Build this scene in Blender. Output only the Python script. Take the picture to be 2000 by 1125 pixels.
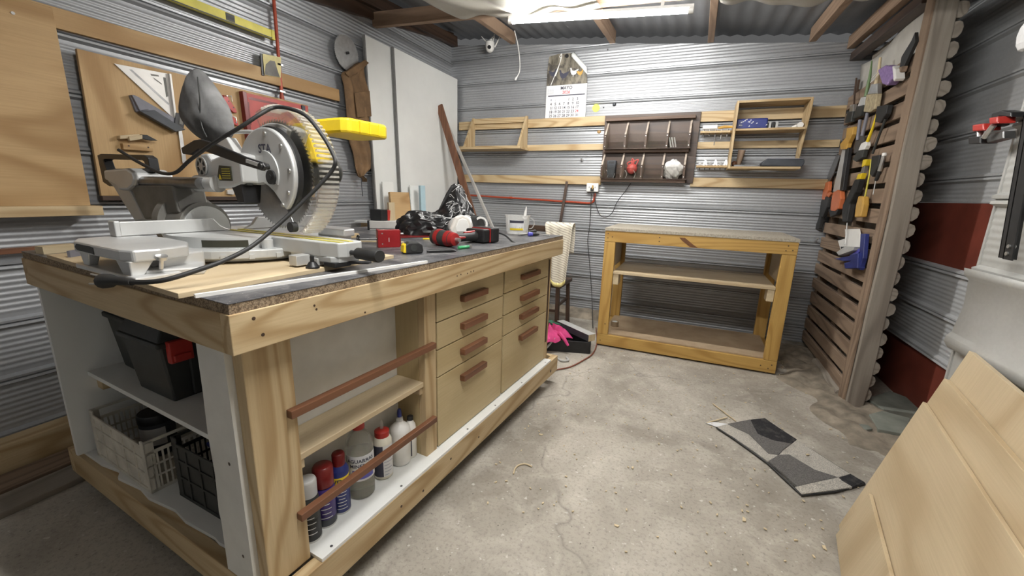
import bpy, bmesh, math, random
from mathutils import Matrix, Vector
random.seed(7)
for o in list(bpy.data.objects): bpy.data.objects.remove(o)
S = bpy.context.scene
COL = S.collection
PI = math.pi

# ------------------------------------------------------------------ camera
CAM_H, F_PX, YAW, PITCH, ROLL = 1.25, 803.5, .4038, .2253, .0311
CAMR = (Matrix.Rotation(YAW, 3, 'Z') @ Matrix.Rotation(PI/2 - PITCH, 3, 'X') @ Matrix.Rotation(ROLL, 3, 'Z'))
CAMP = Vector((0, 0, CAM_H))
cd = bpy.data.cameras.new('camera'); cam = bpy.data.objects.new('camera', cd); COL.objects.link(cam)
cd.sensor_width = 36; cd.sensor_fit = 'HORIZONTAL'; cd.lens = 36*F_PX/2000; cd.clip_start = .02
cam.matrix_world = Matrix.Translation(CAMP) @ CAMR.to_4x4()
S.camera = cam

# ------------------------------------------------------------------ world, lights, exposure
w = bpy.data.worlds.new('world'); S.world = w; w.use_nodes = True
w.node_tree.nodes['Background'].inputs[0].default_value = (.06, .06, .06, 1)
w.node_tree.nodes['Background'].inputs[1].default_value = .3
S.view_settings.view_transform = 'Standard'; S.view_settings.look = 'None'
S.view_settings.gamma = 1; S.view_settings.use_curve_mapping = False
S.view_settings.exposure = 2.60
TUBE_STRENGTH = 60.0

# ------------------------------------------------------------------ measuring helpers (photo pixel -> point on a real plane of the room)
def ray(u, v): return CAMR @ Vector(((u-1000)/F_PX, -(v-562.5)/F_PX, -1))
def at_x(u, v, x): d = ray(u, v); return CAMP + d*((x-CAMP.x)/d.x)
def at_y(u, v, y): d = ray(u, v); return CAMP + d*((y-CAMP.y)/d.y)
def at_z(u, v, z): d = ray(u, v); return CAMP + d*((z-CAMP.z)/d.z)
# workbench frame: x = along its length away from the camera, y = towards the left wall
BTH = -.0743
BX = Vector((-math.sin(BTH), math.cos(BTH), 0)); BY = Vector((-math.cos(BTH), -math.sin(BTH), 0))
BP0 = Vector((-.858, .518, 0)); BROT = math.atan2(BX.y, BX.x)
def bench(l, w_, z): return BP0 + BX*l + BY*w_ + Vector((0, 0, z))

# ------------------------------------------------------------------ materials
MATS = {}
class NT:
    def __init__(s, name):
        s.m = bpy.data.materials.new(name); s.m.use_nodes = True; s.t = s.m.node_tree; s.n = s.t.nodes; s.l = s.t.links
        s.b = s.n['Principled BSDF']; s.out = s.n['Material Output']
    def new(s, typ, **kw):
        n = s.n.new(typ)
        for k, v in kw.items():
            if k.startswith('i_'):
                key = k[2:]; key = int(key) if key.isdigit() else key.replace('_', ' ')
                n.inputs[key].default_value = v
            else: setattr(n, k, v)
        return n
    def link(s, a, b): s.l.new(a, b)
    def math(s, op, a, b=None, clamp=False):
        n = s.n.new('ShaderNodeMath'); n.operation = op; n.use_clamp = clamp
        for i, x in enumerate((a, b)):
            if x is None: continue
            if hasattr(x, 'is_output'): s.link(x, n.inputs[i])
            else: n.inputs[i].default_value = x
        return n.outputs[0]
    def mix(s, fac, a, b, blend='MIX'):
        n = s.n.new('ShaderNodeMix'); n.data_type = 'RGBA'; n.blend_type = blend
        for i, x in ((0, fac), (6, a), (7, b)):
            if hasattr(x, 'is_output'): s.link(x, n.inputs[i])
            elif isinstance(x, (int, float)): n.inputs[i].default_value = x
            else: n.inputs[i].default_value = (*x, 1)
        return n.outputs[2]
    def ramp(s, fac, stops):
        n = s.n.new('ShaderNodeValToRGB'); cr = n.color_ramp
        while len(cr.elements) < len(stops): cr.elements.new(.5)
        for e, (p, c) in zip(cr.elements, stops):
            e.position = p; e.color = (c, c, c, 1) if isinstance(c, (int, float)) else (*c, 1)
        s.link(fac, n.inputs[0]); return n.outputs[0]
    def coord(s, scale=(1, 1, 1), rnd=True):
        tc = s.new('ShaderNodeTexCoord'); v = tc.outputs['Object']
        if rnd:
            oi = s.new('ShaderNodeObjectInfo'); mu = s.new('ShaderNodeVectorMath', operation='SCALE', i_3=7.31)
            cx = s.new('ShaderNodeCombineXYZ')
            for i in range(3): s.link(oi.outputs['Random'], cx.inputs[i])
            s.link(cx.outputs[0], mu.inputs[0])
            ad = s.new('ShaderNodeVectorMath', operation='ADD'); s.link(v, ad.inputs[0]); s.link(mu.outputs[0], ad.inputs[1]); v = ad.outputs[0]
        mp = s.new('ShaderNodeMapping'); mp.inputs['Scale'].default_value = scale; s.link(v, mp.inputs[0]); return mp.outputs[0]
    def noise(s, vec, scale, detail=4, rough=.55, dist=0):
        n = s.new('ShaderNodeTexNoise'); n.inputs['Scale'].default_value = scale; n.inputs['Detail'].default_value = detail
        n.inputs['Roughness'].default_value = rough; n.inputs['Distortion'].default_value = dist; s.link(vec, n.inputs['Vector']); return n.outputs[0]
    def voro(s, vec, scale, feature='F1', out='Distance', rand=1):
        n = s.new('ShaderNodeTexVoronoi', feature=feature); n.inputs['Scale'].default_value = scale; n.inputs['Randomness'].default_value = rand
        s.link(vec, n.inputs['Vector']); return n.outputs[out]
    def bump(s, h, strength=.3, dist=.002):
        n = s.new('ShaderNodeBump'); n.inputs['Strength'].default_value = strength; n.inputs['Distance'].default_value = dist
        s.link(h, n.inputs['Height']); s.link(n.outputs[0], s.b.inputs['Normal'])
    def done(s, col=None, rough=None, metal=None):
        for x, k in ((col, 'Base Color'), (rough, 'Roughness'), (metal, 'Metallic')):
            if x is None: continue
            if hasattr(x, 'is_output'): s.link(x, s.b.inputs[k])
            elif isinstance(x, (int, float)): s.b.inputs[k].default_value = x
            else: s.b.inputs[k].default_value = (*x, 1)
        MATS[s.m.name] = s.m; return s.m

def plain(name, col, rough=.5, metal=0, var=.12, nscale=14, bump=0, trans=0, coat=0):
    """one-colour material with slight mottling"""
    t = NT(name); v = t.coord()
    n = t.noise(v, nscale, 4)
    c = t.mix(t.ramp(n, [(.3, 0), (.7, 1)]), [x*(1-var) for x in col], [min(1, x*(1+var)) for x in col])
    if bump: t.bump(t.noise(v, nscale*8, 3), bump, .002)
    if trans: t.b.inputs['Transmission Weight'].default_value = trans; t.b.inputs['IOR'].default_value = 1.3
    if coat: t.b.inputs['Coat Weight'].default_value = coat
    return t.done(c, rough, metal)

def wood(name, light, dark, axis=0, freq=52, ring=1.5, knots=1, rough=.6, knotcol=None, contrast=.8, stretch=.1):
    """pine-like grain: contour lines of a stretched noise, fibres and a few knots; axis = grain direction in object space"""
    t = NT(name); sc = [1, 1, 1]; sc[axis] = stretch; v = t.coord(tuple(sc))
    n = t.noise(v, ring*2.2, 2, .45, .35)
    rings = t.math('SINE', t.math('MULTIPLY', n, freq*2))
    r = t.ramp(t.math('MULTIPLY_ADD', rings, .5), [(0, 0), (.5, .12), (.82, .6), (1, 1)])
    # MULTIPLY_ADD third input
    for nd in t.n:
        if nd.bl_idname == 'ShaderNodeMath' and nd.operation == 'MULTIPLY_ADD': nd.inputs[2].default_value = .5
    sc2 = [1, 1, 1]; sc2[axis] = .03; v2 = t.coord(tuple(sc2)); fib = t.noise(v2, 160, 3, .6)
    big = t.noise(t.coord((1, 1, 1)), 2.3, 2)
    c = t.mix(t.math('MULTIPLY', r, contrast), light, dark)
    c = t.mix(t.math('MULTIPLY', t.ramp(fib, [(.35, 0), (.75, 1)]), .28), c, [x*.72 for x in dark])
    c = t.mix(t.math('MULTIPLY', t.ramp(big, [(.35, 0), (.7, 1)]), .25), c, [x*.8 for x in dark])
    if knots:
        sc3 = [1, 1, 1]; sc3[axis] = .55; v3 = t.coord(tuple(sc3))
        vn = t.new('ShaderNodeTexVoronoi'); vn.inputs['Scale'].default_value = 4.2*knots; t.link(v3, vn.inputs['Vector'])
        sep = t.new('ShaderNodeSeparateColor'); t.link(vn.outputs['Color'], sep.inputs[0])
        keep = t.math('GREATER_THAN', sep.outputs[0], .62)
        kd = t.ramp(vn.outputs['Distance'], [(.03, 1), (.075, .55), (.12, 0)])
        c = t.mix(t.math('MULTIPLY', t.math('MULTIPLY', kd, keep), .8), c, knotcol or [x*.35 for x in dark])
    t.bump(fib, .12, .0015)
    return t.done(c, rough)

pine = dict(light=(.56, .40, .21), dark=(.40, .255, .115))
WOOD = {}
for ax, nm in ((0, 'x'), (1, 'y'), (2, 'z')):
    WOOD['pine_'+nm] = wood('pine '+nm, (.57, .44, .26), (.36, .235, .105), ax)
    WOOD['honey_'+nm] = wood('honey pine '+nm, (.52, .325, .09), (.35, .19, .042), ax, knotcol=(.13, .05, .012))
    WOOD['pale_'+nm] = wood('pale wood '+nm, (.56, .46, .30), (.46, .355, .21), ax, knots=0, contrast=.5)
    WOOD['dark_'+nm] = wood('dark stained wood '+nm, (.075, .042, .026), (.035, .02, .013), ax, knots=0, rough=.5)
    WOOD['red_'+nm] = wood('reddish hardwood '+nm, (.20, .085, .042), (.11, .045, .022), ax, knots=0, rough=.45, stretch=.06)
    WOOD['grey_'+nm] = wood('weathered pallet wood '+nm, (.30, .215, .15), (.17, .115, .078), ax, knots=.8, rough=.8)
    WOOD['greyer_'+nm] = wood('greyed post wood '+nm, (.31, .275, .23), (.19, .16, .13), ax, knots=.6, rough=.85)
    WOOD['rafter_'+nm] = wood('rafter wood '+nm, (.36, .245, .165), (.23, .15, .10), ax, knots=0, rough=.75)
    WOOD['ply_'+nm] = wood('plywood '+nm, (.50, .335, .16), (.33, .19, .07), ax, freq=17, ring=1.3, knots=.85, contrast=.95, stretch=.25)
    WOOD['plylight_'+nm] = wood('light plywood '+nm, (.57, .46, .30), (.44, .33, .195), ax, freq=14, ring=1.1, knots=0, contrast=.8, stretch=.25)
    WOOD['birch_'+nm] = wood('birch ply drawer front '+nm, (.53, .425, .245), (.43, .325, .165), ax, freq=11, ring=1.2, knots=0, contrast=.75, stretch=.3)

def galv(name, col, metal=.45, rough=.42, dirt=.0):
    t = NT(name); v = t.coord(rnd=False)
    n1 = t.noise(v, 3, 5); n2 = t.voro(v, 90, out='Color'); sp = t.new('ShaderNodeSeparateColor'); t.link(n2, sp.inputs[0])
    c = t.mix(t.math('MULTIPLY', sp.outputs[0], .16), col, [min(1, x*1.4) for x in col])
    c = t.mix(t.math('MULTIPLY', t.ramp(n1, [(.4, 0), (.7, 1)]), .2+dirt), c, [x*.62 for x in col])
    r = t.math('MULTIPLY_ADD', n1, .2); 
    for nd in t.n:
        if nd.bl_idname == 'ShaderNodeMath' and nd.operation == 'MULTIPLY_ADD': nd.inputs[2].default_value = rough-.1
    return t.done(c, r, metal)

M = {}
M['galv'] = galv('galvanised sheet', (.36, .37, .385))
M['galv_roof'] = galv('roof sheet', (.26, .265, .275), rough=.5)
M['galv_r'] = galv('dull galvanised sheet', (.50, .51, .52), metal=.12, rough=.55)
M['galv_old'] = galv('dusty sheet', (.50, .50, .48), metal=.35, rough=.5, dirt=.2)
M['rust'] = plain('red oxide sheet', (.20, .045, .028), .55, .0, .2, 5)
M['melamine'] = plain('white melamine', (.74, .75, .73), .4, 0, .03, 5)
M['mel_dusty'] = plain('dusty white melamine', (.66, .65, .61), .5, 0, .08, 9)
M['mel_edge'] = plain('grey board edge', (.16, .16, .155), .6, 0, .15)
M['white_plastic'] = plain('white plastic', (.78, .77, .74), .4, 0, .03)
M['cream_plastic'] = plain('cream plastic', (.70, .66, .55), .45, 0, .08)
M['black_plastic'] = plain('black plastic', (.012, .012, .013), .42, 0, .3, 20)
M['black_rubber'] = plain('black rubber', (.016, .016, .016), .6, 0, .3, 20)
M['grey_black'] = plain('charcoal plastic', (.03, .032, .03), .5, 0, .25, 12, .1)
M['dark_slate'] = plain('dark blue grey plastic', (.045, .05, .06), .5, 0, .2)
M['red_plastic'] = plain('red plastic', (.42, .03, .022), .4, 0, .12)
M['red_dark'] = plain('dark red plastic', (.16, .012, .012), .35, 0, .12)
M['red_paint'] = plain('red painted metal', (.30, .012, .016), .35, .1, .1)
M['red_driver'] = plain('deep red power tool plastic', (.26, .014, .014), .4, 0, .1)
M['red_tool'] = plain('matte red plastic', (.44, .075, .065), .5, 0, .12)
M['conduit'] = plain('orange red conduit', (.36, .055, .022), .45, 0, .12)
M['yellow'] = plain('yellow plastic', (.72, .52, .02), .38, 0, .06)
M['yellow_level'] = plain('yellow level paint', (.50, .44, .06), .4, .1, .15)
M['orange'] = plain('orange plastic', (.52, .14, .05), .45, 0, .1)
M['amber'] = plain('amber plastic', (.50, .29, .06), .45, 0, .15)
M['blue'] = plain('navy blue plastic', (.02, .03, .16), .4, 0, .2)
M['blue_bright'] = plain('violet blue plastic', (.09, .09, .42), .4, 0, .1)
M['lightblue'] = plain('pale blue board', (.36, .50, .56), .6, 0, .06)
M['green_clear'] = plain('clear green plastic', (.12, .55, .25), .15, 0, .05, trans=.5)
M['green'] = plain('green cloth', (.03, .12, .07), .8, 0, .3)
M['pink'] = plain('magenta pink cloth', (.62, .06, .22), .85, 0, .15, 20)
M['purple_sponge'] = plain('purple sponge', (.24, .16, .34), .9, 0, .2, 60, .4)
M['purple'] = plain('deep purple label', (.05, .025, .16), .35, 0, .1)
M['steel'] = plain('brushed steel', (.58, .58, .57), .32, .9, .12, 30)
M['steel_dark'] = plain('dark steel', (.20, .20, .20), .38, .9, .2, 20)
M['alu'] = plain('cast aluminium', (.60, .605, .60), .42, .55, .07, 10)
M['saw_grey'] = plain('light grey saw casting', (.50, .51, .505), .45, .25, .06, 8)
M['saw_silver'] = plain('silver plastic housing', (.54, .545, .54), .38, .35, .05, 8)
M['saw_dark'] = plain('dusty dark grey plastic', (.16, .155, .14), .6, .1, .35, 8)
M['alu_tool'] = plain('matte aluminium', (.56, .545, .52), .45, .4, .08, 12)
M['grey_plastic'] = plain('lavender grey plastic', (.17, .17, .20), .5, 0, .15)
M['grey_light'] = plain('light grey plastic', (.45, .45, .44), .5, 0, .08)
M['leather'] = plain('brown suede leather', (.15, .088, .042), .85, 0, .35, 9, .25)
M['felt'] = plain('grey cloth dust bag', (.14, .14, .14), .9, 0, .55, 9, .3)
M['bagcloth'] = plain('black nylon', (.013, .013, .014), .38, 0, .4, 16, .15)
M['print_white'] = plain('white print', (.62, .62, .62), .6, 0, .1)
M['paper'] = plain('white paper', (.68, .68, .68), .7, 0, .02)
M['paper_back'] = plain('paper back', (.72, .74, .72), .7, 0, .02)
M['ink'] = plain('dark ink', (.045, .045, .07), .7, 0, .05)
M['ink_red'] = plain('red ink', (.50, .045, .06), .7, 0, .05)
M['ink_grey'] = plain('grey ink', (.38, .39, .45), .7, 0, .05)
M['note'] = plain('neon yellow paper', (.72, .80, .12), .7, 0, .03)
M['canvas'] = plain('cream canvas sheet', (.46, .44, .40), .85, 0, .12, 6, .2)
M['tarp'] = plain('translucent cream tarp', (.50, .485, .43), .55, 0, .06, 3, .1)
M['towel_yellow'] = plain('yellow towel hem', (.66, .58, .24), .9, 0, .1)
M['respirator'] = plain('off white filter', (.68, .65, .60), .7, 0, .08)
M['stone'] = plain('grey green slab', (.20, .215, .185), .85, 0, .25, 8, .4)
M['dirt'] = plain('brown earth', (.235, .20, .155), .95, 0, .4, 11, .9)
M['shaving'] = plain('wood shaving', (.56, .46, .30), .8, 0, .15)
M['cable_red'] = plain('brown red cable', (.20, .06, .035), .5, 0, .1)
M['tape_roll'] = plain('kraft tape', (.23, .165, .10), .6, 0, .15)
M['particle'] = None
M['clear'] = None

def mk_special():
    # particle board edge
    t = NT('particle board edge'); v = t.coord()
    a = t.voro(v, 260); b = t.noise(v, 120, 4, .7)
    c = t.mix(t.ramp(a, [(.2, 0), (.7, 1)]), (.32, .235, .15), (.11, .075, .045)); c = t.mix(t.math('MULTIPLY', t.ramp(b, [(.45, 0), (.7, 1)]), .6), c, (.45, .36, .25))
    t.bump(b, .5, .003); M['particle'] = t.done(c, .85)
    # dusty black laminate
    t = NT('dusty black laminate'); v = t.coord(rnd=False)
    n = t.noise(v, 5, 6, .65, 1.2); n2 = t.noise(t.coord((1, .25, 1), False), 22, 4, .7, .8); n3 = t.noise(v, 160, 2)
    d = t.math('ADD', t.math('MULTIPLY', t.ramp(n, [(.42, 0), (.72, 1)]), .55), t.math('MULTIPLY', t.ramp(n2, [(.55, 0), (.75, 1)]), .5), True)
    c = t.mix(d, (.03, .032, .04), (.30, .29, .28)); c = t.mix(t.ramp(n3, [(.66, 0), (.75, .7)]), c, (.5, .46, .38))
    M['laminate'] = t.done(c, .42)
    # concrete floor
    t = NT('stained concrete'); v = t.coord(rnd=False)
    big = t.noise(v, 1.1, 5, .6, .6); mid = t.noise(v, 5.5, 6, .65, .5); fine = t.noise(v, 70, 5, .7); spk = t.noise(v, 38, 2, .5)
    c = t.mix(t.ramp(big, [(.36, 0), (.62, 1)]), (.23, .205, .17), (.46, .425, .365))
    c = t.mix(t.math('MULTIPLY', t.ramp(mid, [(.48, 0), (.66, 1)]), .55), c, (.52, .485, .42))
    c = t.mix(t.math('MULTIPLY', t.ramp(fine, [(.5, 0), (.70, 1)]), .55), c, (.15, .13, .11))
    c = t.mix(t.math('MULTIPLY', t.ramp(spk, [(.68, 0), (.72, 1)]), .75), c, (.58, .56, .52))
    dk = t.voro(v, 26); c = t.mix(t.math('MULTIPLY', t.ramp(dk, [(.05, 1), (.10, 0)]), t.math('MULTIPLY', t.ramp(mid, [(.45, 1), (.55, 0)]), .8)), c, (.05, .042, .035))
    wv = t.new('ShaderNodeVectorMath', operation='ADD'); wn = t.new('ShaderNodeTexNoise'); wn.inputs['Scale'].default_value = 3; t.link(v, wn.inputs['Vector'])
    sc = t.new('ShaderNodeVectorMath', operation='SCALE', i_3=.55); t.link(wn.outputs['Color'], sc.inputs[0]); t.link(v, wv.inputs[0]); t.link(sc.outputs[0], wv.inputs[1])
    ed = t.voro(wv.outputs[0], .55, 'DISTANCE_TO_EDGE'); crk = t.math('MULTIPLY', t.ramp(ed, [(.0, 1), (.006, 0)]), t.ramp(big, [(.45, 0), (.52, 1)]))
    c = t.mix(t.math('MULTIPLY', crk, .35), c, (.05, .045, .04))
    h = t.math('ADD', fine, t.math('MULTIPLY', mid, 2)); t.bump(h, .35, .006)
    M['concrete'] = t.done(c, .72)
    # clear plastic
    t = NT('clear plastic'); t.b.inputs['Transmission Weight'].default_value = 1; t.b.inputs['IOR'].default_value = 1.08; t.b.inputs['Alpha'].default_value = .5
    M['clear'] = t.done((.70, .68, .63), .14)
    t = NT('smoky clear guard'); t.b.inputs['Transmission Weight'].default_value = 1; t.b.inputs['IOR'].default_value = 1.12; t.b.inputs['Alpha'].default_value = .26
    v = t.coord(); n = t.noise(v, 9, 4); M['guard'] = t.done(t.mix(t.ramp(n, [(.4, 0), (.65, 1)]), (.80, .77, .68), (.92, .91, .87)), .12)
    t = NT('bright clear rib'); t.b.inputs['Transmission Weight'].default_value = .5; t.b.inputs['Alpha'].default_value = .5; M['rib_clear'] = t.done((.80, .78, .72), .15)
    t = NT('clear bottle plastic'); t.b.inputs['Transmission Weight'].default_value = .85; t.b.inputs['IOR'].default_value = 1.2; t.b.inputs['Alpha'].default_value = .75
    M['bottle_clear'] = t.done((.80, .79, .72), .12)
    t = NT('milky tub plastic'); t.b.inputs['Transmission Weight'].default_value = .6; t.b.inputs['IOR'].default_value = 1.15; t.b.inputs['Alpha'].default_value = .6
    M['tub'] = t.done((.85, .85, .83), .25)
    # striped towel
    t = NT('striped towel'); v = t.coord(rnd=False)
    sep = t.new('ShaderNodeSeparateXYZ'); t.link(v, sep.inputs[0])
    st = t.math('GREATER_THAN', t.math('SINE', t.math('MULTIPLY', t.math('ADD', sep.outputs[2], t.math('MULTIPLY', sep.outputs[0], .35)), 300)), .62)
    n = t.noise(v, 120, 3); c = t.mix(st, (.62, .58, .48), (.30, .255, .22)); c = t.mix(t.math('MULTIPLY', n, .25), c, (.78, .75, .62)); t.bump(n, .5, .004); M['towel'] = t.done(c, .95)
    # rug fibres
    for nm, a in (('rug_dark', (.028, .028, .032)), ('rug_grey', (.20, .19, .18)), ('rug_cream', (.66, .62, .55))):
        t = NT(nm.replace('_', ' ')); v = t.coord(rnd=False); n = t.noise(v, 240, 3, .7); n2 = t.noise(v, 30, 3)
        c = t.mix(t.ramp(n, [(.35, 0), (.65, 1)]), [x*.55 for x in a], [min(1, x*1.35) for x in a]); c = t.mix(t.math('MULTIPLY', t.ramp(n2, [(.5, 0), (.7, 1)]), .3), c, (.2, .185, .165)); t.bump(n, 1, .01); M[nm] = t.done(c, .95)
    # lamp
    t = NT('lit diffuser'); t.b.inputs['Emission Color'].default_value = (1, .985, .95, 1); t.b.inputs['Emission Strength'].default_value = TUBE_STRENGTH; M['lamp'] = t.done((.9, .9, .9), .4)
    # rooster-yard style calendar picture: mottled farmyard colours
    t = NT('printed farmyard picture'); v = t.coord(rnd=False); n = t.noise(v, 9, 5, .6, 1.0); n2 = t.noise(t.coord((1, 1, .35), False), 22, 4)
    sep = t.new('ShaderNodeSeparateXYZ'); t.link(v, sep.inputs[0])
    g = t.math('MULTIPLY_ADD', sep.outputs[2], 3.3)
    for nd in t.n:
        if nd.bl_idname == 'ShaderNodeMath' and nd.operation == 'MULTIPLY_ADD': nd.inputs[2].default_value = .08
    c = t.mix(t.ramp(n2, [(.35, 0), (.65, 1)]), (.06, .052, .038), (.24, .215, .165))
    c = t.mix(t.ramp(g, [(.08, 1), (.32, 0)]), c, (.30, .20, .075)); c = t.mix(t.math('MULTIPLY', t.ramp(n, [(.52, 0), (.6, 1)]), .7), c, (.035, .03, .03)); M['picture'] = t.done(c, .5)
    # bookcase floor board
    t = NT('worn beige board'); v = t.coord(); n = t.noise(v, 4, 5, .6, .5); M['boardfloor'] = t.done(t.mix(t.ramp(n, [(.35, 0), (.65, 1)]), (.30, .215, .135), (.42, .32, .21)), .7)
    # warning sticker
    M['sticker'] = plain('dark olive sticker', (.035, .034, .022), .4, 0, .1)
mk_special()
for k in WOOD: M[k] = WOOD[k]
M['greydark'] = wood('faded brown divider wood', (.52, .45, .38), (.38, .31, .25), 2, knots=0, rough=.8)
M['grey_dark_x'] = wood('faded brown rail wood', (.17, .115, .085), (.10, .065, .048), 0, knots=0, rough=.7)
M['green_handle'] = plain('olive green handle', (.13, .20, .09), .5, 0, .15)
M['bristle'] = plain('tan bristles', (.36, .30, .19), .9, 0, .3, 40, .5)
M['card'] = plain('pale yellow card', (.62, .55, .26), .6, 0, .15)
M['blade'] = plain('brushed blade steel', (.36, .36, .36), .3, .9, .1, 30)
M['particle_grey'] = plain('greyish chipboard', (.36, .325, .265), .8, 0, .3, 90, .3)
M['knot'] = plain('dark knot', (.12, .045, .012), .6, 0, .4, 60)
M['cream_dirty'] = plain('dirty white crate plastic', (.58, .55, .48), .55, 0, .2, 12)

# ------------------------------------------------------------------ mesh builder
class MB:
    def __init__(s, mtx=None): s.v = []; s.f = []; s.m = mtx or Matrix.Identity(4)
    def at(s, mtx): s.m = mtx; return s
    def _add(s, vs, fs):
        b = len(s.v); s.v += [s.m @ Vector(p) for p in vs]; s.f += [tuple(b+i for i in f) for f in fs]; return s
    def box(s, x0, x1, y0, y1, z0, z1):
        return s._add([(x0, y0, z0), (x1, y0, z0), (x1, y1, z0), (x0, y1, z0), (x0, y0, z1), (x1, y0, z1), (x1, y1, z1), (x0, y1, z1)],
                      [(0, 3, 2, 1), (4, 5, 6, 7), (0, 1, 5, 4), (1, 2, 6, 5), (2, 3, 7, 6), (3, 0, 4, 7)])
    def hexa(s, a, b):   # two quads (lists of 4 points), bottom and top, same winding seen from above
        return s._add(list(a)+list(b), [(0, 3, 2, 1), (4, 5, 6, 7), (0, 1, 5, 4), (1, 2, 6, 5), (2, 3, 7, 6), (3, 0, 4, 7)])
    def beam(s, p0, p1, wd, hd, up=(0, 0, 1)):   # rectangular bar from p0 to p1
        p0 = Vector(p0); p1 = Vector(p1); d = (p1-p0).normalized(); u = Vector(up)
        sd = d.cross(u)
        if sd.length < 1e-4: sd = d.cross(Vector((1, 0, 0)))
        sd.normalize(); u = sd.cross(d).normalized(); a = sd*wd/2; b = u*hd/2
        q = [p0-a-b, p0+a-b, p0+a+b, p0-a+b, p1-a-b, p1+a-b, p1+a+b, p1-a+b]
        return s._add(q, [(0, 1, 2, 3), (7, 6, 5, 4), (4, 5, 1, 0), (5, 6, 2, 1), (6, 7, 3, 2), (7, 4, 0, 3)])
    def cyl(s, p0, p1, r0, r1=None, seg=16, cap=True):
        r1 = r0 if r1 is None else r1; p0 = Vector(p0); p1 = Vector(p1); d = (p1-p0).normalized()
        a = d.orthogonal().normalized(); b = d.cross(a); vs = []
        for p, r in ((p0, r0), (p1, r1)):
            for i in range(seg):
                t = 2*PI*i/seg; vs.append(p+a*math.cos(t)*r+b*math.sin(t)*r)
        fs = [(i, (i+1) % seg, seg+(i+1) % seg, seg+i) for i in range(seg)]
        if cap: fs += [tuple(range(seg-1, -1, -1)), tuple(range(seg, 2*seg))]
        return s._add(vs, fs)
    def tube(s, pts, r, seg=8, cap=True):
        pts = [Vector(p) for p in pts]; n = len(pts); rr = r if isinstance(r, (list, tuple)) else [r]*n
        vs = []; a = None
        for i, p in enumerate(pts):
            d = (pts[min(i+1, n-1)]-pts[max(i-1, 0)]).normalized()
            a = d.orthogonal().normalized() if a is None else (a-d*a.dot(d)).normalized()
            b = d.cross(a)
            for k in range(seg):
                t = 2*PI*k/seg; vs.append(p+(a*math.cos(t)+b*math.sin(t))*rr[i])
        fs = [(i*seg+k, i*seg+(k+1) % seg, (i+1)*seg+(k+1) % seg, (i+1)*seg+k) for i in range(n-1) for k in range(seg)]
        if cap: fs += [tuple(range(seg-1, -1, -1)), tuple(range((n-1)*seg, n*seg))]
        return s._add(vs, fs)
    def lathe(s, prof, seg=24, c=(0, 0, 0), sx=1, sy=1):
        vs = []; c = Vector(c)
        for r, z in prof:
            for k in range(seg):
                t = 2*PI*k/seg; vs.append(c+Vector((r*math.cos(t)*sx, r*math.sin(t)*sy, z)))
        n = len(prof)
        fs = [(i*seg+k, i*seg+(k+1) % seg, (i+1)*seg+(k+1) % seg, (i+1)*seg+k) for i in range(n-1) for k in range(seg)]
        fs += [tuple(range(seg-1, -1, -1)), tuple(range((n-1)*seg, n*seg))]
        return s._add(vs, fs)
    def prism(s, poly, z0, z1, plane='xy'):
        """closed outline extruded; plane xy -> along z, xz -> along y, yz -> along x"""
        mp = {'xy': lambda a, b, c: (a, b, c), 'xz': lambda a, b, c: (a, c, b), 'yz': lambda a, b, c: (c, a, b)}[plane]
        n = len(poly); ar = sum(poly[i][0]*poly[(i+1) % n][1]-poly[(i+1) % n][0]*poly[i][1] for i in range(n))
        if (ar < 0) != (plane == 'xz'): poly = poly[::-1]
        vs = [mp(a, b, z0) for a, b in poly]+[mp(a, b, z1) for a, b in poly]
        fs = [tuple(range(n-1, -1, -1)), tuple(range(n, 2*n))]+[(i, (i+1) % n, n+(i+1) % n, n+i) for i in range(n)]
        return s._add(vs, fs)
    def ring(s, outer, inner, z0, z1, plane='xy'):
        """plate with a hole: outer and inner outlines with the same point count"""
        mp = {'xy': lambda a, b, c: (a, b, c), 'xz': lambda a, b, c: (a, c, b), 'yz': lambda a, b, c: (c, a, b)}[plane]
        n = len(outer); vs = [mp(a, b, z) for z in (z0, z1) for lp in (outer, inner) for a, b in lp]; fs = []
        for i in range(n):
            j = (i+1) % n
            fs += [(2*n+i, 2*n+j, 3*n+j, 3*n+i), (j, i, n+i, n+j), (i, j, 2*n+j, 2*n+i), (n+j, n+i, 3*n+i, 3*n+j)]
        return s._add(vs, fs)
    def ball(s, c, rx, ry=None, rz=None, seg=16, rings=10):
        ry = rx if ry is None else ry; rz = rx if rz is None else rz; c = Vector(c)
        vs = [c+Vector((0, 0, -rz))]
        for i in range(1, rings):
            ph = -PI/2+PI*i/rings
            for k in range(seg):
                t = 2*PI*k/seg; vs.append(c+Vector((rx*math.cos(ph)*math.cos(t), ry*math.cos(ph)*math.sin(t), rz*math.sin(ph))))
        vs.append(c+Vector((0, 0, rz))); fs = []
        for k in range(seg): fs.append((0, 1+(k+1) % seg, 1+k))
        for i in range(rings-2):
            for k in range(seg): fs.append((1+i*seg+k, 1+i*seg+(k+1) % seg, 1+(i+1)*seg+(k+1) % seg, 1+(i+1)*seg+k))
        b = 1+(rings-2)*seg; top = len(vs)-1
        for k in range(seg): fs.append((b+k, b+(k+1) % seg, top))
        return s._add(vs, fs)
    def grid(s, fn, nu, nv):
        vs = [fn(i/nu, j/nv) for j in range(nv+1) for i in range(nu+1)]
        return s._add(vs, [(j*(nu+1)+i, j*(nu+1)+i+1, (j+1)*(nu+1)+i+1, (j+1)*(nu+1)+i) for j in range(nv) for i in range(nu)])
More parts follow.
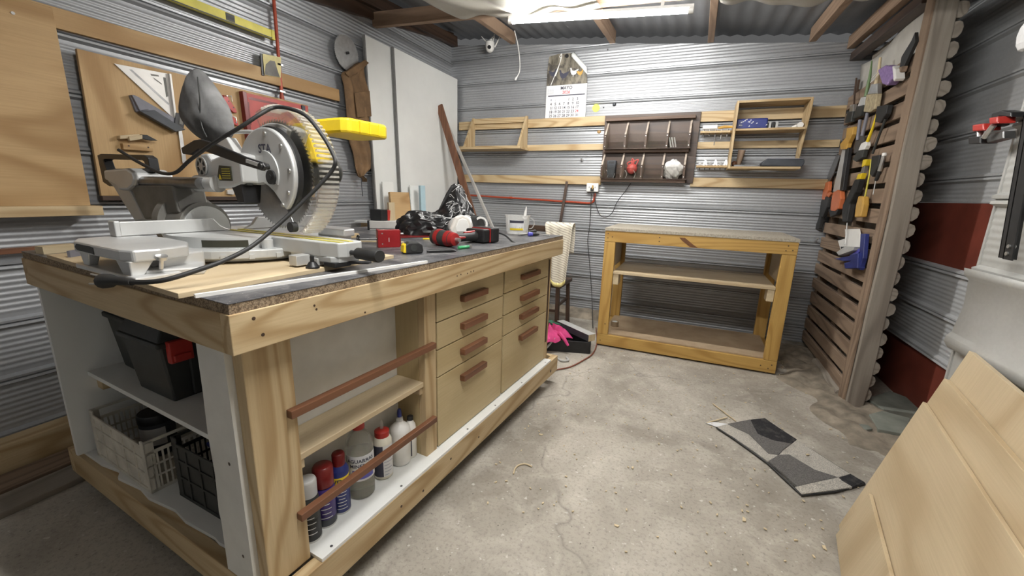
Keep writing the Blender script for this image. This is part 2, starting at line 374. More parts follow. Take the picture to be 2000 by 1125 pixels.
    def build(s, name, mat, parent=None, bevel=0, smooth=False, solid=0, sub=0, angle=40):
        me = bpy.data.meshes.new(name); me.from_pydata([tuple(p) for p in s.v], [], s.f); me.update()
        mt = M[mat] if isinstance(mat, str) else mat
        me.materials.append(mt); o = bpy.data.objects.new(name, me); COL.objects.link(o)
        if parent is not None: o.parent = parent
        if smooth:
            me.polygons.foreach_set('use_smooth', [True]*len(me.polygons)); me.set_sharp_from_angle(angle=math.radians(angle))
        if solid: md = o.modifiers.new('thickness', 'SOLIDIFY'); md.thickness = solid; md.offset = 0
        if bevel: md = o.modifiers.new('bevel', 'BEVEL'); md.width = bevel; md.segments = 2; md.limit_method = 'ANGLE'; md.angle_limit = math.radians(40)
        if sub: md = o.modifiers.new('sub', 'SUBSURF'); md.levels = sub; md.render_levels = sub
        return o

def tag(o, label, cat, group=None):
    o['label'] = label; o['category'] = cat
    if group: o['group'] = group
    return o
def thing(name, label, cat, loc=(0, 0, 0), rz=0, group=None, mtx=None):
    o = bpy.data.objects.new(name, None); COL.objects.link(o); o.empty_display_size = .05
    if mtx is not None: o.matrix_world = mtx
    else: o.location = loc; o.rotation_euler = (0, 0, rz)
    return tag(o, label, cat, group)
def bthing(name, label, cat, l, w_, z, rz=0, group=None): return thing(name, label, cat, bench(l, w_, z), BROT+rz, group)
def solo(o, label, cat, loc=None, rz=None, group=None):
    if loc is not None: o.location = loc
    if rz is not None: o.rotation_euler[2] = rz
    return tag(o, label, cat, group)
def struct(o): o['kind'] = 'structure'; return o
def circ(r, n=24, a0=0, a1=2*PI, cx=0, cy=0, close=True):
    k = n if close else n-1
    return [(cx+r*math.cos(a0+(a1-a0)*i/k), cy+r*math.sin(a0+(a1-a0)*i/k)) for i in range(n)]
def spline(pts, n=8):
    """Catmull-Rom through points"""
    P = [Vector(p) for p in pts]; P = [P[0]*2-P[1]]+P+[P[-1]*2-P[-2]]; out = []
    for i in range(1, len(P)-2):
        for k in range(n):
            t = k/n; a, b, c, d = P[i-1:i+3]
            out.append(.5*((2*b)+(c-a)*t+(2*a-5*b+4*c-d)*t*t+(3*b-a-3*c+d)*t**3))
    out.append(P[-2]); return out
def frame(origin, xdir, ydir):
    """matrix with local x, y along the given directions"""
    x = Vector(xdir).normalized(); z = x.cross(Vector(ydir)).normalized(); y = z.cross(x)
    m = Matrix((x, y, z)).transposed().to_4x4(); m.translation = Vector(origin); return m
_txt = {}
def text_geo(s, size):
    """flat mesh data of a word, lower left corner at 0,0 in the xy plane"""
    if s not in _txt:
        cu = bpy.data.curves.new('t', 'FONT'); cu.body = s; cu.size = 1; cu.resolution_u = 3; cu.offset = .018
        o = bpy.data.objects.new('t', cu); COL.objects.link(o)
        dg = bpy.context.evaluated_depsgraph_get(); me = o.evaluated_get(dg).to_mesh()
        _txt[s] = ([tuple(v.co) for v in me.vertices], [tuple(p.vertices) for p in me.polygons])
        o.evaluated_get(dg).to_mesh_clear(); bpy.data.objects.remove(o); bpy.data.curves.remove(cu)
    v, f = _txt[s]; return [(a*size, b*size, 0) for a, b, c in v], f
def text_w(s, size): v, f = text_geo(s, size); return max(a for a, b, c in v) if v else 0
def add_text(mb, s, size, fn):
    """fn maps (x, y) on the label to a 3D point"""
    v, f = text_geo(s, size); mb._add([fn(a, b) for a, b, c in v], f); return mb

# ================================================================== THE SETTING
WY, WX, RX = 4.35, -2.68, 1.4            # back wall, left wall, far right wall
def roof_under(x, y): return 2.835-.093*(x+2.68)+.06*(y-4.35)      # underside of the rafters
def sheet_profile(z0, z1, ph=.16, pitch=.25, h=.021, micro=.0033, n=7):
    """(height, relief) points of the ribbed wall sheets: strong double ridge every 25 cm, fine corrugation between"""
    pts = []; k = math.floor((z0-ph)/pitch)-1
    while ph+k*pitch < z1+pitch:
        zc = ph+k*pitch
        pts += [(zc-.024, 0), (zc-.014, h), (zc-.004, h*.92), (zc, h*.25), (zc+.004, h*.92), (zc+.014, h), (zc+.024, 0)]
        a, b = zc+.038, zc+pitch-.038
        for i in range(n*6+1):
            t = i/(n*6); pts.append((a+(b-a)*t, micro*.5*(1-math.cos(2*PI*n*t))))
        k += 1
    return [(z, d) for z, d in pts if z0 <= z <= z1]
def sheet_mesh(fn, a0, a1, prof, name, mat, parent=None, segs=1, cut=None):
    mb = MB(); vs = []; n = len(prof)
    for j in range(segs+1):
        a = a0+(a1-a0)*j/segs
        vs += [fn(a, z, d) for z, d in prof]
    fs = [(j*n+i, (j+1)*n+i, (j+1)*n+i+1, j*n+i+1) for j in range(segs) for i in range(n-1)]
    mb._add(vs, fs); o = mb.build(name, mat, parent, smooth=True, angle=28)
    if cut:
        bm = bmesh.new(); bm.from_mesh(o.data)
        bmesh.ops.bisect_plane(bm, geom=bm.verts[:]+bm.edges[:]+bm.faces[:], plane_co=cut[0], plane_no=cut[1], clear_outer=True)
        bm.to_mesh(o.data); bm.free()
    return o

# floor
mb = MB()
def floorpt(a, b): return (-3.2+5.2*a, -1.6+6.6*b, .004*math.sin(9*a+3*b)*math.sin(7*b))
mb.grid(floorpt, 40, 48); fl = struct(mb.build('floor', 'concrete', smooth=True))

wb = struct(sheet_mesh(lambda a, z, d: (a, WY-d, z), WX-.03, RX+.1, sheet_profile(-.02, 3.0), 'wall_back', 'galv', segs=4,
                       cut=(Vector((WX, WY, 2.835)), Vector((.093, 0, 1)))))
wl = struct(sheet_mesh(lambda a, z, d: (WX+d, a, z), 2.3, WY+.03, sheet_profile(-.02, 2.95, ph=.135), 'wall_left', 'galv', segs=3,
                       cut=(Vector((WX, WY, 2.86)), Vector((0, -.165, 1)))))
sheet_mesh(lambda a, z, d: (WX+d, a, z), -1.5, 2.3, sheet_profile(-.02, 2.7, ph=.135), 'wall_sheet', 'galv', wl, segs=4)
# far right wall: upper sheets, red oxide strip, lower sheets
wr = struct(sheet_mesh(lambda a, z, d: (RX-d, a, z), 1.9, WY+.05, sheet_profile(1.275, 2.75, ph=.16), 'wall_right', 'galv_r', segs=2))
MB().box(RX, RX+.01, 1.9, WY, .90, 1.275).build('painted_strip', 'rust', wr)
sheet_mesh(lambda a, z, d: (RX-.004-d, a, z), 1.9, WY+.05, sheet_profile(.36, .915, ph=.14), 'lower_sheet', 'galv_r', wr, segs=2)
MB().box(RX, RX+.01, 1.9, WY, -.02, .37).build('painted_strip', 'rust', wr)
MB().box(.95, RX, 1.99, 2.0, 0, 2.6).build('return_sheet', 'galv_old', wr)
# nearer overlapping sheets on the right
wn = struct(sheet_mesh(lambda a, z, d: (.955-d, a, z), -1.5, 1.99, sheet_profile(1.0, 2.6, ph=1.28, micro=.0015), 'wall_right_near', 'galv_old', segs=3))
mb = MB()
prof = [(1.04, .035), (1.015, .032), (1.0, .018), (.90, .016), (.80, .022), (.785, .033), (.765, .035), (.75, .028), (.74, .02)]
n = len(prof); ny = 14
for j in range(ny+1):
    y = -1.5+3.49*j/ny
    mb.v += [Vector((.955-d-.004*math.sin(y*9+z*20), y, z)) for z, d in prof]
mb.f = [(j*n+i, (j+1)*n+i, (j+1)*n+i+1, j*n+i+1) for j in range(ny) for i in range(n-1)]
mb.build('lapped_sheet', 'galv_old', wn, smooth=True, angle=60, solid=.002)
MB().box(.955, .965, -1.5, 1.99, 0, .78).build('lower_sheet', 'galv_old', wn)
# wall behind the camera closes the shed
struct(sheet_mesh(lambda a, z, d: (a, -1.5+d, z), WX, 1.0, sheet_profile(-.02, 2.7), 'wall_rear', 'galv'))

# roof: corrugated sheet on rafters
mb = MB(); nx, ny = 170, 2; vs = []
for j in range(ny+1):
    y = -1.6+6.2*j/ny
    for i in range(nx+1):
        x = -3.0+5.0*i/nx
        vs.append((x, y, roof_under(x, y)+.125+.008*math.cos(i*PI/2)))
mb._add(vs, [(j*(nx+1)+i, (j+1)*(nx+1)+i, (j+1)*(nx+1)+i+1, j*(nx+1)+i+1) for j in range(ny) for i in range(nx)])
ceil = struct(mb.build('ceiling', 'galv_roof', smooth=True))
def rafter(x, y0=-1.5, y1=4.33, wd=.05, h=.105, mat='rafter_y', name='rafter'):
    z0, z1 = roof_under(x, y0), roof_under(x, y1)
    return MB().hexa([(x-wd/2, y0, z0), (x+wd/2, y0, z0), (x+wd/2, y1, z1), (x-wd/2, y1, z1)],
                     [(x-wd/2, y0, z0+h), (x+wd/2, y0, z0+h), (x+wd/2, y1, z1+h), (x-wd/2, y1, z1+h)]).build(name, mat, ceil, bevel=.003)
for x in (-1.92, -.89, -.035, .72): rafter(x)
# tie beam across the room, in front of the back rafters
mb = MB(); mb.hexa([(-2.66, 3.06, 2.585), (1.35, 3.06, 2.40), (1.35, 3.11, 2.40), (-2.66, 3.11, 2.585)], [(-2.66, 3.06, 2.695), (1.35, 3.06, 2.51), (1.35, 3.11, 2.51), (-2.66, 3.11, 2.695)])
mb.build('tie_beam', 'rafter_x', ceil, bevel=.003)
mb = MB(); mb.hexa([(-2.66, -.6, 2.40), (.95, -.6, 2.22), (.95, -.55, 2.22), (-2.66, -.55, 2.40)], [(-2.66, -.6, 2.51), (.95, -.6, 2.33), (.95, -.55, 2.33), (-2.66, -.55, 2.51)])
mb.build('tie_beam', 'rafter_x', ceil, bevel=.003)
# dark beams added to fill the shadow gap above the left wall, top plates over the pallet screen
MB().beam((-2.665, 2.2, 2.545), (-2.665, 4.34, 2.90), .05, .10).build('top_beam', 'dark_y', ceil, bevel=.003)
MB().beam((-2.62, 2.2, 2.70), (-2.62, 4.34, 2.86), .05, .10).build('top_beam', 'dark_y', ceil, bevel=.003)
MB().beam((1.03, 3.16, 2.345), (1.03, 4.34, 2.385), .075, .06).build('top_beam', 'dark_y', ceil, bevel=.003)
MB().beam((.985, 3.16, 2.445), (.985, 4.34, 2.49), .05, .09).build('top_beam', 'rafter_y', ceil, bevel=.003)
# sagging cream tarps under the roof
def tarp(x0, x1, y0, y1, z00, z10, sag, name, label):
    def fn(a, b):
        x = x0+(x1-x0)*a+.05*math.sin(5*b+2)*(1-a); y = y0+(y1-y0)*b
        z = z00+(z10-z00)*a-sag*math.sin(PI*a)*(.55+.45*math.sin(PI*b))+.06*(y-3.05)+.012*math.sin(14*a+4*b)+.01*math.sin(23*a-9*b)
        return (x, y, z)
    return solo(MB().grid(fn, 40, 24).build(name, 'tarp', smooth=True, angle=80, solid=.003), label, 'tarp')
tarp(-1.86, -.72, 1.5, 3.04, 2.56, 2.47, .06, 'ceiling_tarp', 'cream plastic tarp sagging under the roof left of the lamp end')
tarp(-.03, .80, 1.5, 3.04, 2.42, 2.34, .07, 'ceiling_tarp', 'cream tarp drooping under the roof beside the pallet screen')

# wooden battens screwed along the walls
def batten(parent, x0, x1, y0, y1, z0, z1, mat): return MB().box(x0, x1, y0, y1, z0, z1).build('batten', mat, parent, bevel=.002)
for zz0, zz1 in ((1.935, 2.022), (1.703, 1.762), (1.365, 1.448)):
    batten(wb, -2.56, -.90, WY-.042, WY-.018, zz0, zz1, 'pine_x')
    batten(wb, -.06, 1.03, WY-.042, WY-.018, zz0, zz1, 'pine_x')
MB().beam((WX+.03, .2, 1.925), (WX+.03, 2.63, 1.955), .026, .085).build('batten', 'ply_y', wl, bevel=.002)
MB().box(WX+.018, WX+.04, .2, 2.4, .935, .96).build('batten', 'red_y', wl, bevel=.002)

# ------------------------------------------------------------------ lamps
def lamp_tube(label, p0, p1):
    p0 = Vector(p0); p1 = Vector(p1); c = (p0+p1)/2
    t = thing('led_tube_lamp', label, 'lamp', c); p0 = p0-c; p1 = p1-c; d = (p1-p0).normalized()
    MB().beam(p0+Vector((0, 0, .022)), p1+Vector((0, 0, .022)), .03, .02).build('housing', 'white_plastic', t, bevel=.003)
    MB().cyl(p0+d*.03, p1-d*.03, .0145, seg=16).build('diffuser', 'lamp', t, smooth=True)
    for a, b in ((p0, d), (p1, -d)): MB().cyl(a, a+b*.03, .017, seg=16).build('end_cap', 'white_plastic', t, smooth=True)
    for q in (.15, .85):
        x = p0+(p1-p0)*q; MB().beam(x+Vector((0, 0, .03)), x+Vector((0, 0, .14)), .02, .004, (0, 1, 0)).build('bracket', 'white_plastic', t)
    return t
lamp_tube('lit white tube lamp hanging under the roof above the back of the workshop', (-1.335, 2.92, 2.418), (-.138, 2.92, 2.337))
lamp_tube('lit white tube lamp out of view above the near end of the workshop', (-.95, .70, 2.30), (.25, .70, 2.19))

# ================================================================== WORKBENCH
ZS, ZA, ZB, ZK, ZU = 1.009, .9855, .895, .192, .0865
WBL, WBW = 1.942, 1.2306
wbn = bthing('workbench', 'long pine workbench with black dusty top, drawers and open shelves', 'workbench', 0, 0, 0)
def bb(name, l0, l1, w0, w1, z0, z1, mat, bevel=.002, parent=wbn): return MB().box(l0, l1, w0, w1, z0, z1).build(name, mat, parent, bevel=bevel)
bb('top_slab', .004, WBL-.004, .004, WBW-.004, ZA, ZS-.0015, 'particle', 0)
bb('top_laminate', .003, WBL-.003, .003, WBW-.003, ZS-.0015, ZS, 'laminate', 0)
bb('apron_board', 0, WBL, 0, .034, ZB, ZA, 'pine_x'); bb('apron_board', 0, WBL, WBW-.034, WBW, ZB, ZA, 'pine_x')
bb('apron_board', 0, .034, .034, WBW-.034, ZB, ZA, 'pine_y'); bb('apron_board', WBL-.034, WBL, .034, WBW-.034, ZB, ZA, 'pine_y')
# base frame
QL, QW = 1.987, 1.346
bb('base_board', .032, .032+QL, .021, .06, ZU, ZK, 'pine_x'); bb('base_board', .032, .032+QL, .021+QW-.039, .021+QW, ZU, ZK, 'pine_x')
bb('base_board', .032, .068, .06, .021+QW-.039, ZU, ZK, 'pine_y'); bb('base_board', QL, .032+QL, .06, .021+QW-.039, ZU, ZK, 'pine_y')
bb('base_shelf', .176, 1.90, .022, .30, ZK, ZK+.012, 'melamine', .001)
# the open end's floor has a chipped edge
edge = [(.075, .235), (.066, .34), (.07, .37), (.06, .52), (.068, .60), (.052, .74), (.06, .82), (.046, .95), (.066, .99), (.05, 1.1), (.048, 1.26)]
MB().prism(edge+[(.60, 1.26), (.60, .235)], ZK, ZK+.012).build('base_shelf', 'melamine', wbn)
# posts and white panels
bb('leg', .05, .172, .066, .108, ZK, ZB, 'pine_z', .003); bb('leg', .70, .766, .066, .100, ZK, ZB, 'pine_z', .003)
bb('leg', 1.882, 1.93, .066, .10, ZK, ZB, 'pine_z', .003)
bb('leg', 1.86, 1.93, 1.13, 1.20, ZK, ZB, 'pine_z', .003); bb('leg', .60, .66, 1.13, 1.20, ZK, ZB, 'pine_z', .003)
edge = [(.235, ZK), (.233, .35), (.238, .38), (.229, .5), (.235, .62), (.228, .75), (.226, ZB), (.108, ZB), (.108, ZK)]
MB().prism(edge, .034, .052, 'yz').build('end_panel', 'mel_dusty', wbn)
bb('back_panel', .052, .72, .212, .224, ZK+.012, ZB, 'mel_dusty', 0)
bb('side_panel', .70, .718, .10, .212, ZK+.012, ZB, 'birch_z', .001)
bb('side_panel', .025, 1.93, 1.232, 1.25, ZK+.012, ZB+.0, 'melamine', .001)
bb('divider', .60, .616, .236, 1.13, ZK+.012, ZB, 'mel_dusty', 0)
bb('side_panel', 1.915, 1.933, .10, 1.13, ZK+.012, ZB, 'plylight_z', .001)
bb('slot_strip', 1.884, 1.90, .0625, .0665, .32, .86, 'dark_z', 0)
bb('middle_shelf', .10, .60, .225, 1.24, .513, .53, 'melamine', .001)
bb('shelf_cleat', .12, .60, 1.185, 1.232, .455, .512, 'pine_x'); bb('shelf_cleat', .12, .60, .225, .262, .455, .512, 'pine_x')
bb('recess_shelf', .173, .70, .076, .211, .508, .528, 'plylight_x')
bb('shelf_cleat', .173, .19, .082, .20, .478, .508, 'plylight_y', .001); bb('shelf_cleat', .683, .70, .082, .20, .478, .508, 'plylight_y', .001)
for z in (.672, .358): bb('retaining_bar', .142, .742, .044, .066, z-.0115, z+.0115, 'red_x', .002)
# drawers
for l0, l1, zs, h0, h1 in ((.772, 1.306, (.890, .750, .635, .518, .206), .93, 1.12), (1.318, 1.878, (.890, .756, .641, .530, .206), 1.495, 1.71)):
    for i in range(4):
        top, bot = zs[i]-.0025, zs[i+1]+.0025
        d = MB().box(l0+.002, l1-.002, .066, .083, bot, top).box(l0+.02, l1-.02, .083, .55, bot+.01, top-.02).build('drawer', 'birch_x', wbn, bevel=.0015)
        zc = (.815, .694, .578, .456)[i] if l0 < 1 else (.814, .696, .590, .468)[i]
        hb = MB().box(h0, h1, .040, .066, zc-.0135, zc+.0135).build('handle', 'red_x', d, bevel=.002)
# screw heads and old nail holes
for l, z in ((.05, .967), (.066, .925), (.20, .962), (.205, .951), (.815, .938), (.84, .94), (.885, .937), (.91, .94), (.93, .94), (.36, .905)):
    MB().cyl((l, -.0006, z), (l, .004, z), .0042 if l < .1 else .003, seg=10).build('screw_hole', 'dark_x', wbn)
for l in (.22, .52, .95, 1.2, 1.5, 1.84):
    MB().cyl((l, .037, ZK+.0115), (l, .037, ZK+.0128), .0045, seg=10).build('screw', 'steel_dark', wbn)
for l, z in ((.5, .14), (.62, .12), (.8, .15), (1.02, .13), (1.9, .125)):
    MB().cyl((l, .0203, z), (l, .024, z), .011 if l > 1.8 else .005, seg=12).build('knot_hole', 'dark_x', wbn)
for w_, z in ((.12, .56), (.115, .28)): MB().cyl((.0335, w_+.03, z), (.036, w_+.03, z), .005, seg=10).build('screw_hole', 'dark_x', wbn)
# swivel casters
for l, w_ in ((.14, .13), (1.88, .13), (.14, 1.26), (1.88, 1.26)):
    cst = MB().box(l-.035, l+.035, w_-.035, w_+.035, ZU-.006, ZU).box(l-.02, l+.02, w_-.02, w_-.016, .03, ZU-.006).box(l-.02, l+.02, w_+.016, w_+.02, .03, ZU-.006).build('caster', 'steel_dark', wbn)
    MB().cyl((l, w_-.014, .034), (l, w_+.014, .034), .034, seg=20).build('wheel', 'black_rubber', cst, smooth=True)

# ------------------------------------------------------------------ bottles and cans behind the lower bar
ZF = ZK+.012
def wrap_text(mb, s, size, R, z, ang, sx=1):
    wd = text_w(s, size)*sx
    return add_text(mb, s, size, lambda a, b: ((R)*math.cos(ang+(a*sx-wd/2)/R), (R)*math.sin(ang+(a*sx-wd/2)/R), z+b))
CA = -PI/2-.55     # faces the aisle and the camera, in bench axes
def spray(label, l, w_, r, hbody, body, cap, capr, hcap, band=None, text=None, lines=None, group='spray cans on the low shelf'):
    t = bthing('spray_can', label, 'spray can', l, w_, ZF, 0, group)
    MB().lathe([(r*.92, 0), (r, .004), (r, hbody*.9), (r*.93, hbody*.93), (r*.75, hbody*.985), (r*.7, hbody)], 28).build('can_body', body, t, smooth=True)
    MB().lathe([(capr, hbody*.97), (capr, hbody+hcap*.85), (capr*.9, hbody+hcap*.97), (capr*.8, hbody+hcap)], 24).build('cap', cap, t, smooth=True)
    MB().lathe([(r*1.02, -.0), (r*1.03, .003), (r*1.0, .006)], 28).build('bottom_rim', 'steel', t, smooth=True)
    if band: MB().lathe([(r+.0004, hbody*band[0]), (r+.0006, hbody*band[0]+.001), (r+.0006, hbody*band[1]-.001), (r+.0004, hbody*band[1])], 28).build('label_band', band[2], t, smooth=True)
    if lines:       # fine print too small to read: thin strips
        mb = MB()
        for k in range(lines[0]):
            z = lines[1]+lines[2]*k; w2 = (.55, .42, .5, .34, .48)[k % 5]
            mb.grid(lambda a, b: ((r+.0010)*math.cos(CA-w2+2*w2*a), (r+.0010)*math.sin(CA-w2+2*w2*a), z+.0028*b), 8, 1)
        mb.build('fine_print', 'print_white', t)['kind'] = 'stuff'
    for s, size, z, m in text or []:
        mb = MB(); wrap_text(mb, s, size, r+.0011, z, CA); mb.build('lettering', m, t)
    return t
spray('black spray can with grey cap, nearest the leg', .215, .118, .029, .155, 'grey_black', 'grey_light', .026, .05, (.05, .5, 'black_plastic'), None, (5, .03, .018))
spray('purple spray can with wide dark red cap', .278, .130, .031, .145, 'purple', 'red_dark', .0305, .062, (.04, .2, 'dark_slate'), None, (4, .035, .016))
spray('dark blue spray can with yellow band and red cap', .340, .134, .0295, .170, 'blue', 'red_dark', .020, .042, (.56, .80, 'yellow'), [('WD-40', .026, .112, 'ink')], (6, .02, .012))
t = bthing('solvent_bottle', 'large clear bottle of solvent with red cap and white label', 'bottle', .430, .138, ZF)
MB().lathe([(.040, 0), (.045, .006), (.046, .05), (.0445, .055), (.046, .06), (.0445, .085), (.046, .09), (.046, .185), (.043, .205), (.032, .232), (.019, .247), (.0175, .262)], 32).build('bottle_body', 'bottle_clear', t, smooth=True, angle=60)
MB().lathe([(.036, .003), (.0415, .008), (.042, .05), (.041, .055), (.0425, .09), (.0425, .165), (.042, .166)], 28).build('liquid', 'bottle_clear', t, smooth=True)
MB().lathe([(.0205, .252), (.0212, .255), (.0205, .285), (.019, .290)], 20).build('cap', 'red_plastic', t, smooth=True)
lb = MB(); R = .0466
lb.grid(lambda a, b: (R*math.cos(CA-1.25+2.5*a), R*math.sin(CA-1.25+2.5*a), .075+.095*b), 20, 1); lb.build('label', 'paper', t, smooth=True)
mb = MB(); wrap_text(mb, 'AGUARRAS', .0185, R+.0007, .146, CA-.12); wrap_text(mb, 'MINERAL', .0185, R+.0007, .127, CA-.12); mb.build('lettering', 'ink', t)
lb = MB(); lb.grid(lambda a, b: ((R+.0006)*math.cos(CA-.75+1.6*a), (R+.0006)*math.sin(CA-.75+1.6*a), .083+.035*b), 14, 1); lb.build('label_print', 'blue_bright', t, smooth=True)
t = bthing('glue_bottle', 'cream glue bottle with red screw cap and nozzle', 'bottle', .535, .138, ZF, 0, 'glue bottles on the low shelf')
MB().lathe([(.030, 0), (.035, .005), (.0355, .10), (.034, .112), (.0355, .12), (.0345, .150), (.027, .165), (.024, .17)], 28).build('bottle_body', 'cream_plastic', t, smooth=True, angle=60)
MB().lathe([(.0265, .164), (.0265, .186), (.021, .19), (.010, .193)], 22).build('cap', 'red_plastic', t, smooth=True)
MB().lathe([(.006, .190), (.0065, .205), (.004, .222), (.002, .226)], 14).build('nozzle', 'tub', t, smooth=True)
lb = MB(); lb.grid(lambda a, b: (.0362*math.cos(CA-1.3+1.1*a), .0362*math.sin(CA-1.3+1.1*a), .015+.125*b), 10, 1); lb.build('label', 'ink', t, smooth=True)
lb = MB(); lb.grid(lambda a, b: (.0362*math.cos(CA-.2+1.2*a), .0362*math.sin(CA-.2+1.2*a), .015+.125*b), 10, 1); lb.build('label', 'paper', t, smooth=True)
mb = MB()
for i in range(9):
    w2 = (.5, .35, .45, .4, .5, .3, .45, .4, .25)[i]; z_ = .125-.013*i; mb.grid(lambda a, b: (.0367*math.cos(CA-.12+w2*2*a), .0367*math.sin(CA-.12+w2*2*a), z_+.003*b), 6, 1)
mb.build('fine_print', 'ink_grey', t)['kind'] = 'stuff'
t = bthing('glue_bottle', 'white glue bottle with blue nozzle tip', 'bottle', .628, .138, ZF, 0, 'glue bottles on the low shelf')
MB().lathe([(.034, 0), (.0395, .006), (.040, .135), (.037, .152), (.022, .166), (.013, .172), (.013, .182)], 28).build('bottle_body', 'white_plastic', t, smooth=True, angle=60)
MB().lathe([(.0135, .178), (.0135, .19), (.007, .195), (.006, .200)], 18).build('cap', 'tub', t, smooth=True)
MB().lathe([(.0085, .195), (.0085, .214), (.0065, .226), (.004, .228)], 16).build('nozzle_tip', 'blue', t, smooth=True)
t = bthing('glue_bottle', 'slim white bottle with black back label behind the blue-tipped one', 'bottle', .676, .128, ZF, 0, 'glue bottles on the low shelf')
MB().lathe([(.020, 0), (.0235, .004), (.0235, .115), (.020, .14), (.012, .155), (.011, .165)], 22).build('bottle_body', 'white_plastic', t, smooth=True, angle=60)
MB().lathe([(.012, .160), (.012, .175), (.008, .178)], 16).build('cap', 'black_plastic', t, smooth=True)
lb = MB(); lb.grid(lambda a, b: (.0241*math.cos(CA-1.2+1.1*a), .0241*math.sin(CA-1.2+1.1*a), .012+.10*b), 8, 1); lb.build('label', 'ink', t, smooth=True)

# ------------------------------------------------------------------ tool boxes on the middle shelf
def toolbox(label, l, w_, sl, sw, h, rz, latch):
    t = bthing('tool_box', label, 'toolbox', l, w_, .53, rz, 'tool boxes on the bench shelf')
    def q(x, y, z): return [(-x, -y, z), (x, -y, z), (x, y, z), (-x, y, z)]
    a, b = sl/2, sw/2
    MB().hexa(q(a*.86, b*.84, 0), q(a*.97, b*.96, h*.72)).build('box_body', 'grey_black', t, bevel=.006)
    MB().hexa(q(a*1.02, b*1.02, h*.70), q(a*1.02, b*1.02, h*.77)).hexa(q(a, b, h*.77), q(a*.84, b*.8, h)).build('lid', 'grey_black', t, bevel=.006)
    for s in (-1, 1):
        MB().box(s*a*.55-.012, s*a*.55+.012, -b*1.0, -b*.90, h*.05, h*.70).build('corner_rib', 'grey_black', t, bevel=.003)
    MB().box(-a*.4, -a*.34, -b*.14, b*.14, h*.96, h*1.03).box(a*.34, a*.4, -b*.14, b*.14, h*.96, h*1.03).box(-a*.4, a*.4, -.014, .014, h*1.02, h*1.06).build('carry_handle', 'black_plastic', t, bevel=.004)
    if latch:
        for s in (-1, 1):
            MB().box(s*a*.74-.034, s*a*.74+.034, -b*1.03-.016, -b*.97, h*.52, h*.78).box(s*a*.74-.026, s*a*.74+.026, -b*1.03-.022, -b*1.0, h*.54, h*.62).build('latch', 'red_plastic', t, bevel=.004)
    return t
toolbox('dark tool box with a red latch on the bench shelf', .325, .80, .42, .27, .285, 0.02, True)
toolbox('darker tool box behind the red latched one', .375, 1.075, .42, .25, .30, -.02, False)

# ------------------------------------------------------------------ crates on the base shelf
def crate(label, l, w_, sl, sw, h, rz, mat, grp='crates under the bench'):
    """slatted crate: corner posts, top rims, rows of lattice bars on every side"""
    t = bthing('plastic_crate', label, 'crate', l, w_, ZF, rz, grp); a, b = sl/2, sw/2
    MB().box(-a+.003, a-.003, -b+.003, b-.003, 0, .006).build('crate_floor', mat, t)
    for sx in (-1, 1):
        for sy in (-1, 1):
            MB().box(min(sx*a, sx*(a-.028)), max(sx*a, sx*(a-.028)), min(sy*b, sy*(b-.006)), max(sy*b, sy*(b-.006)), 0, h).box(min(sx*a, sx*(a-.006)), max(sx*a, sx*(a-.006)), min(sy*b, sy*(b-.028)), max(sy*b, sy*(b-.028)), 0, h).build('corner_post', mat, t, bevel=.002)
    for s in (-1, 1):   # long sides
        mb = MB(); y0, y1 = sorted((s*b, s*(b-.004)))
        for z0, z1 in ((0, .012), (h*.28, h*.28+.007), (h*.5, h*.5+.007), (h*.74, h*.74+.012)): mb.box(-a, a, y0, y1, z0, z1)
        n = int(sl/.016)
        for i in range(1, n): x = -a+sl*i/n; mb.box(x-.0025, x+.0025, y0, y1, 0, h*.75)
        mb.build('lattice_side', mat, t)
        mb = MB(); x0, x1 = sorted((s*a, s*(a-.004)))
        for z0, z1 in ((0, .012), (h*.33, h*.33+.008), (h*.62, h*.62+.008), (h*.86, h*.86+.012)): mb.box(x0, x1, -b, b, z0, z1)
        n = 5
        for i in range(1, n): y = -b+sw*i/n; mb.box(x0, x1, y-.004, y+.004, 0, h*.87)
        x2, x3 = sorted((s*(a-.0035), s*(a-.006))); mb.box(x2, x3, -b+.01, b-.01, .01, h*.84)
        mb.build('panel_side', mat, t)
    for y in (-b, b-.008): MB().box(-a, a, y, y+.008, h-.008, h).build('rim', mat, t)
    return t
crate('dirty white plastic crate with a jar inside', .245, .960, .36, .43, .195, 0, M['cream_dirty'] if 'cream_dirty' in M else 'mel_dusty')
crate('black plastic crate beside the white one', .285, .475, .34, .38, .225, .03, 'grey_black')
t = bthing('paint_jar', 'dark lidded paint jar with pale label in white crate', 'jar', .20, 1.0, ZF+.006)
MB().lathe([(.05, 0), (.055, .006), (.055, .125), (.05, .14)], 28).build('jar_body', 'dark_slate', t, smooth=True)
MB().lathe([(.057, .135), (.057, .165), (.054, .170)], 28).build('lid', 'black_plastic', t, smooth=True)
lb = MB(); lb.grid(lambda a, b: (.0556*math.cos(-3.9+2.4*a), .0556*math.sin(-3.9+2.4*a), .05+.07*b), 16, 1); lb.build('label', 'print_white', t, smooth=True)
t = bthing('storage_tub', 'blue box lying inside the black crate', 'box', .30, .45, ZF+.006)
MB().box(-.12, .12, -.13, .13, 0, .17).build('tub_body', 'blue', t, bevel=.008); MB().box(-.125, .125, -.135, .135, .17, .185).build('lid', 'blue', t, bevel=.004)

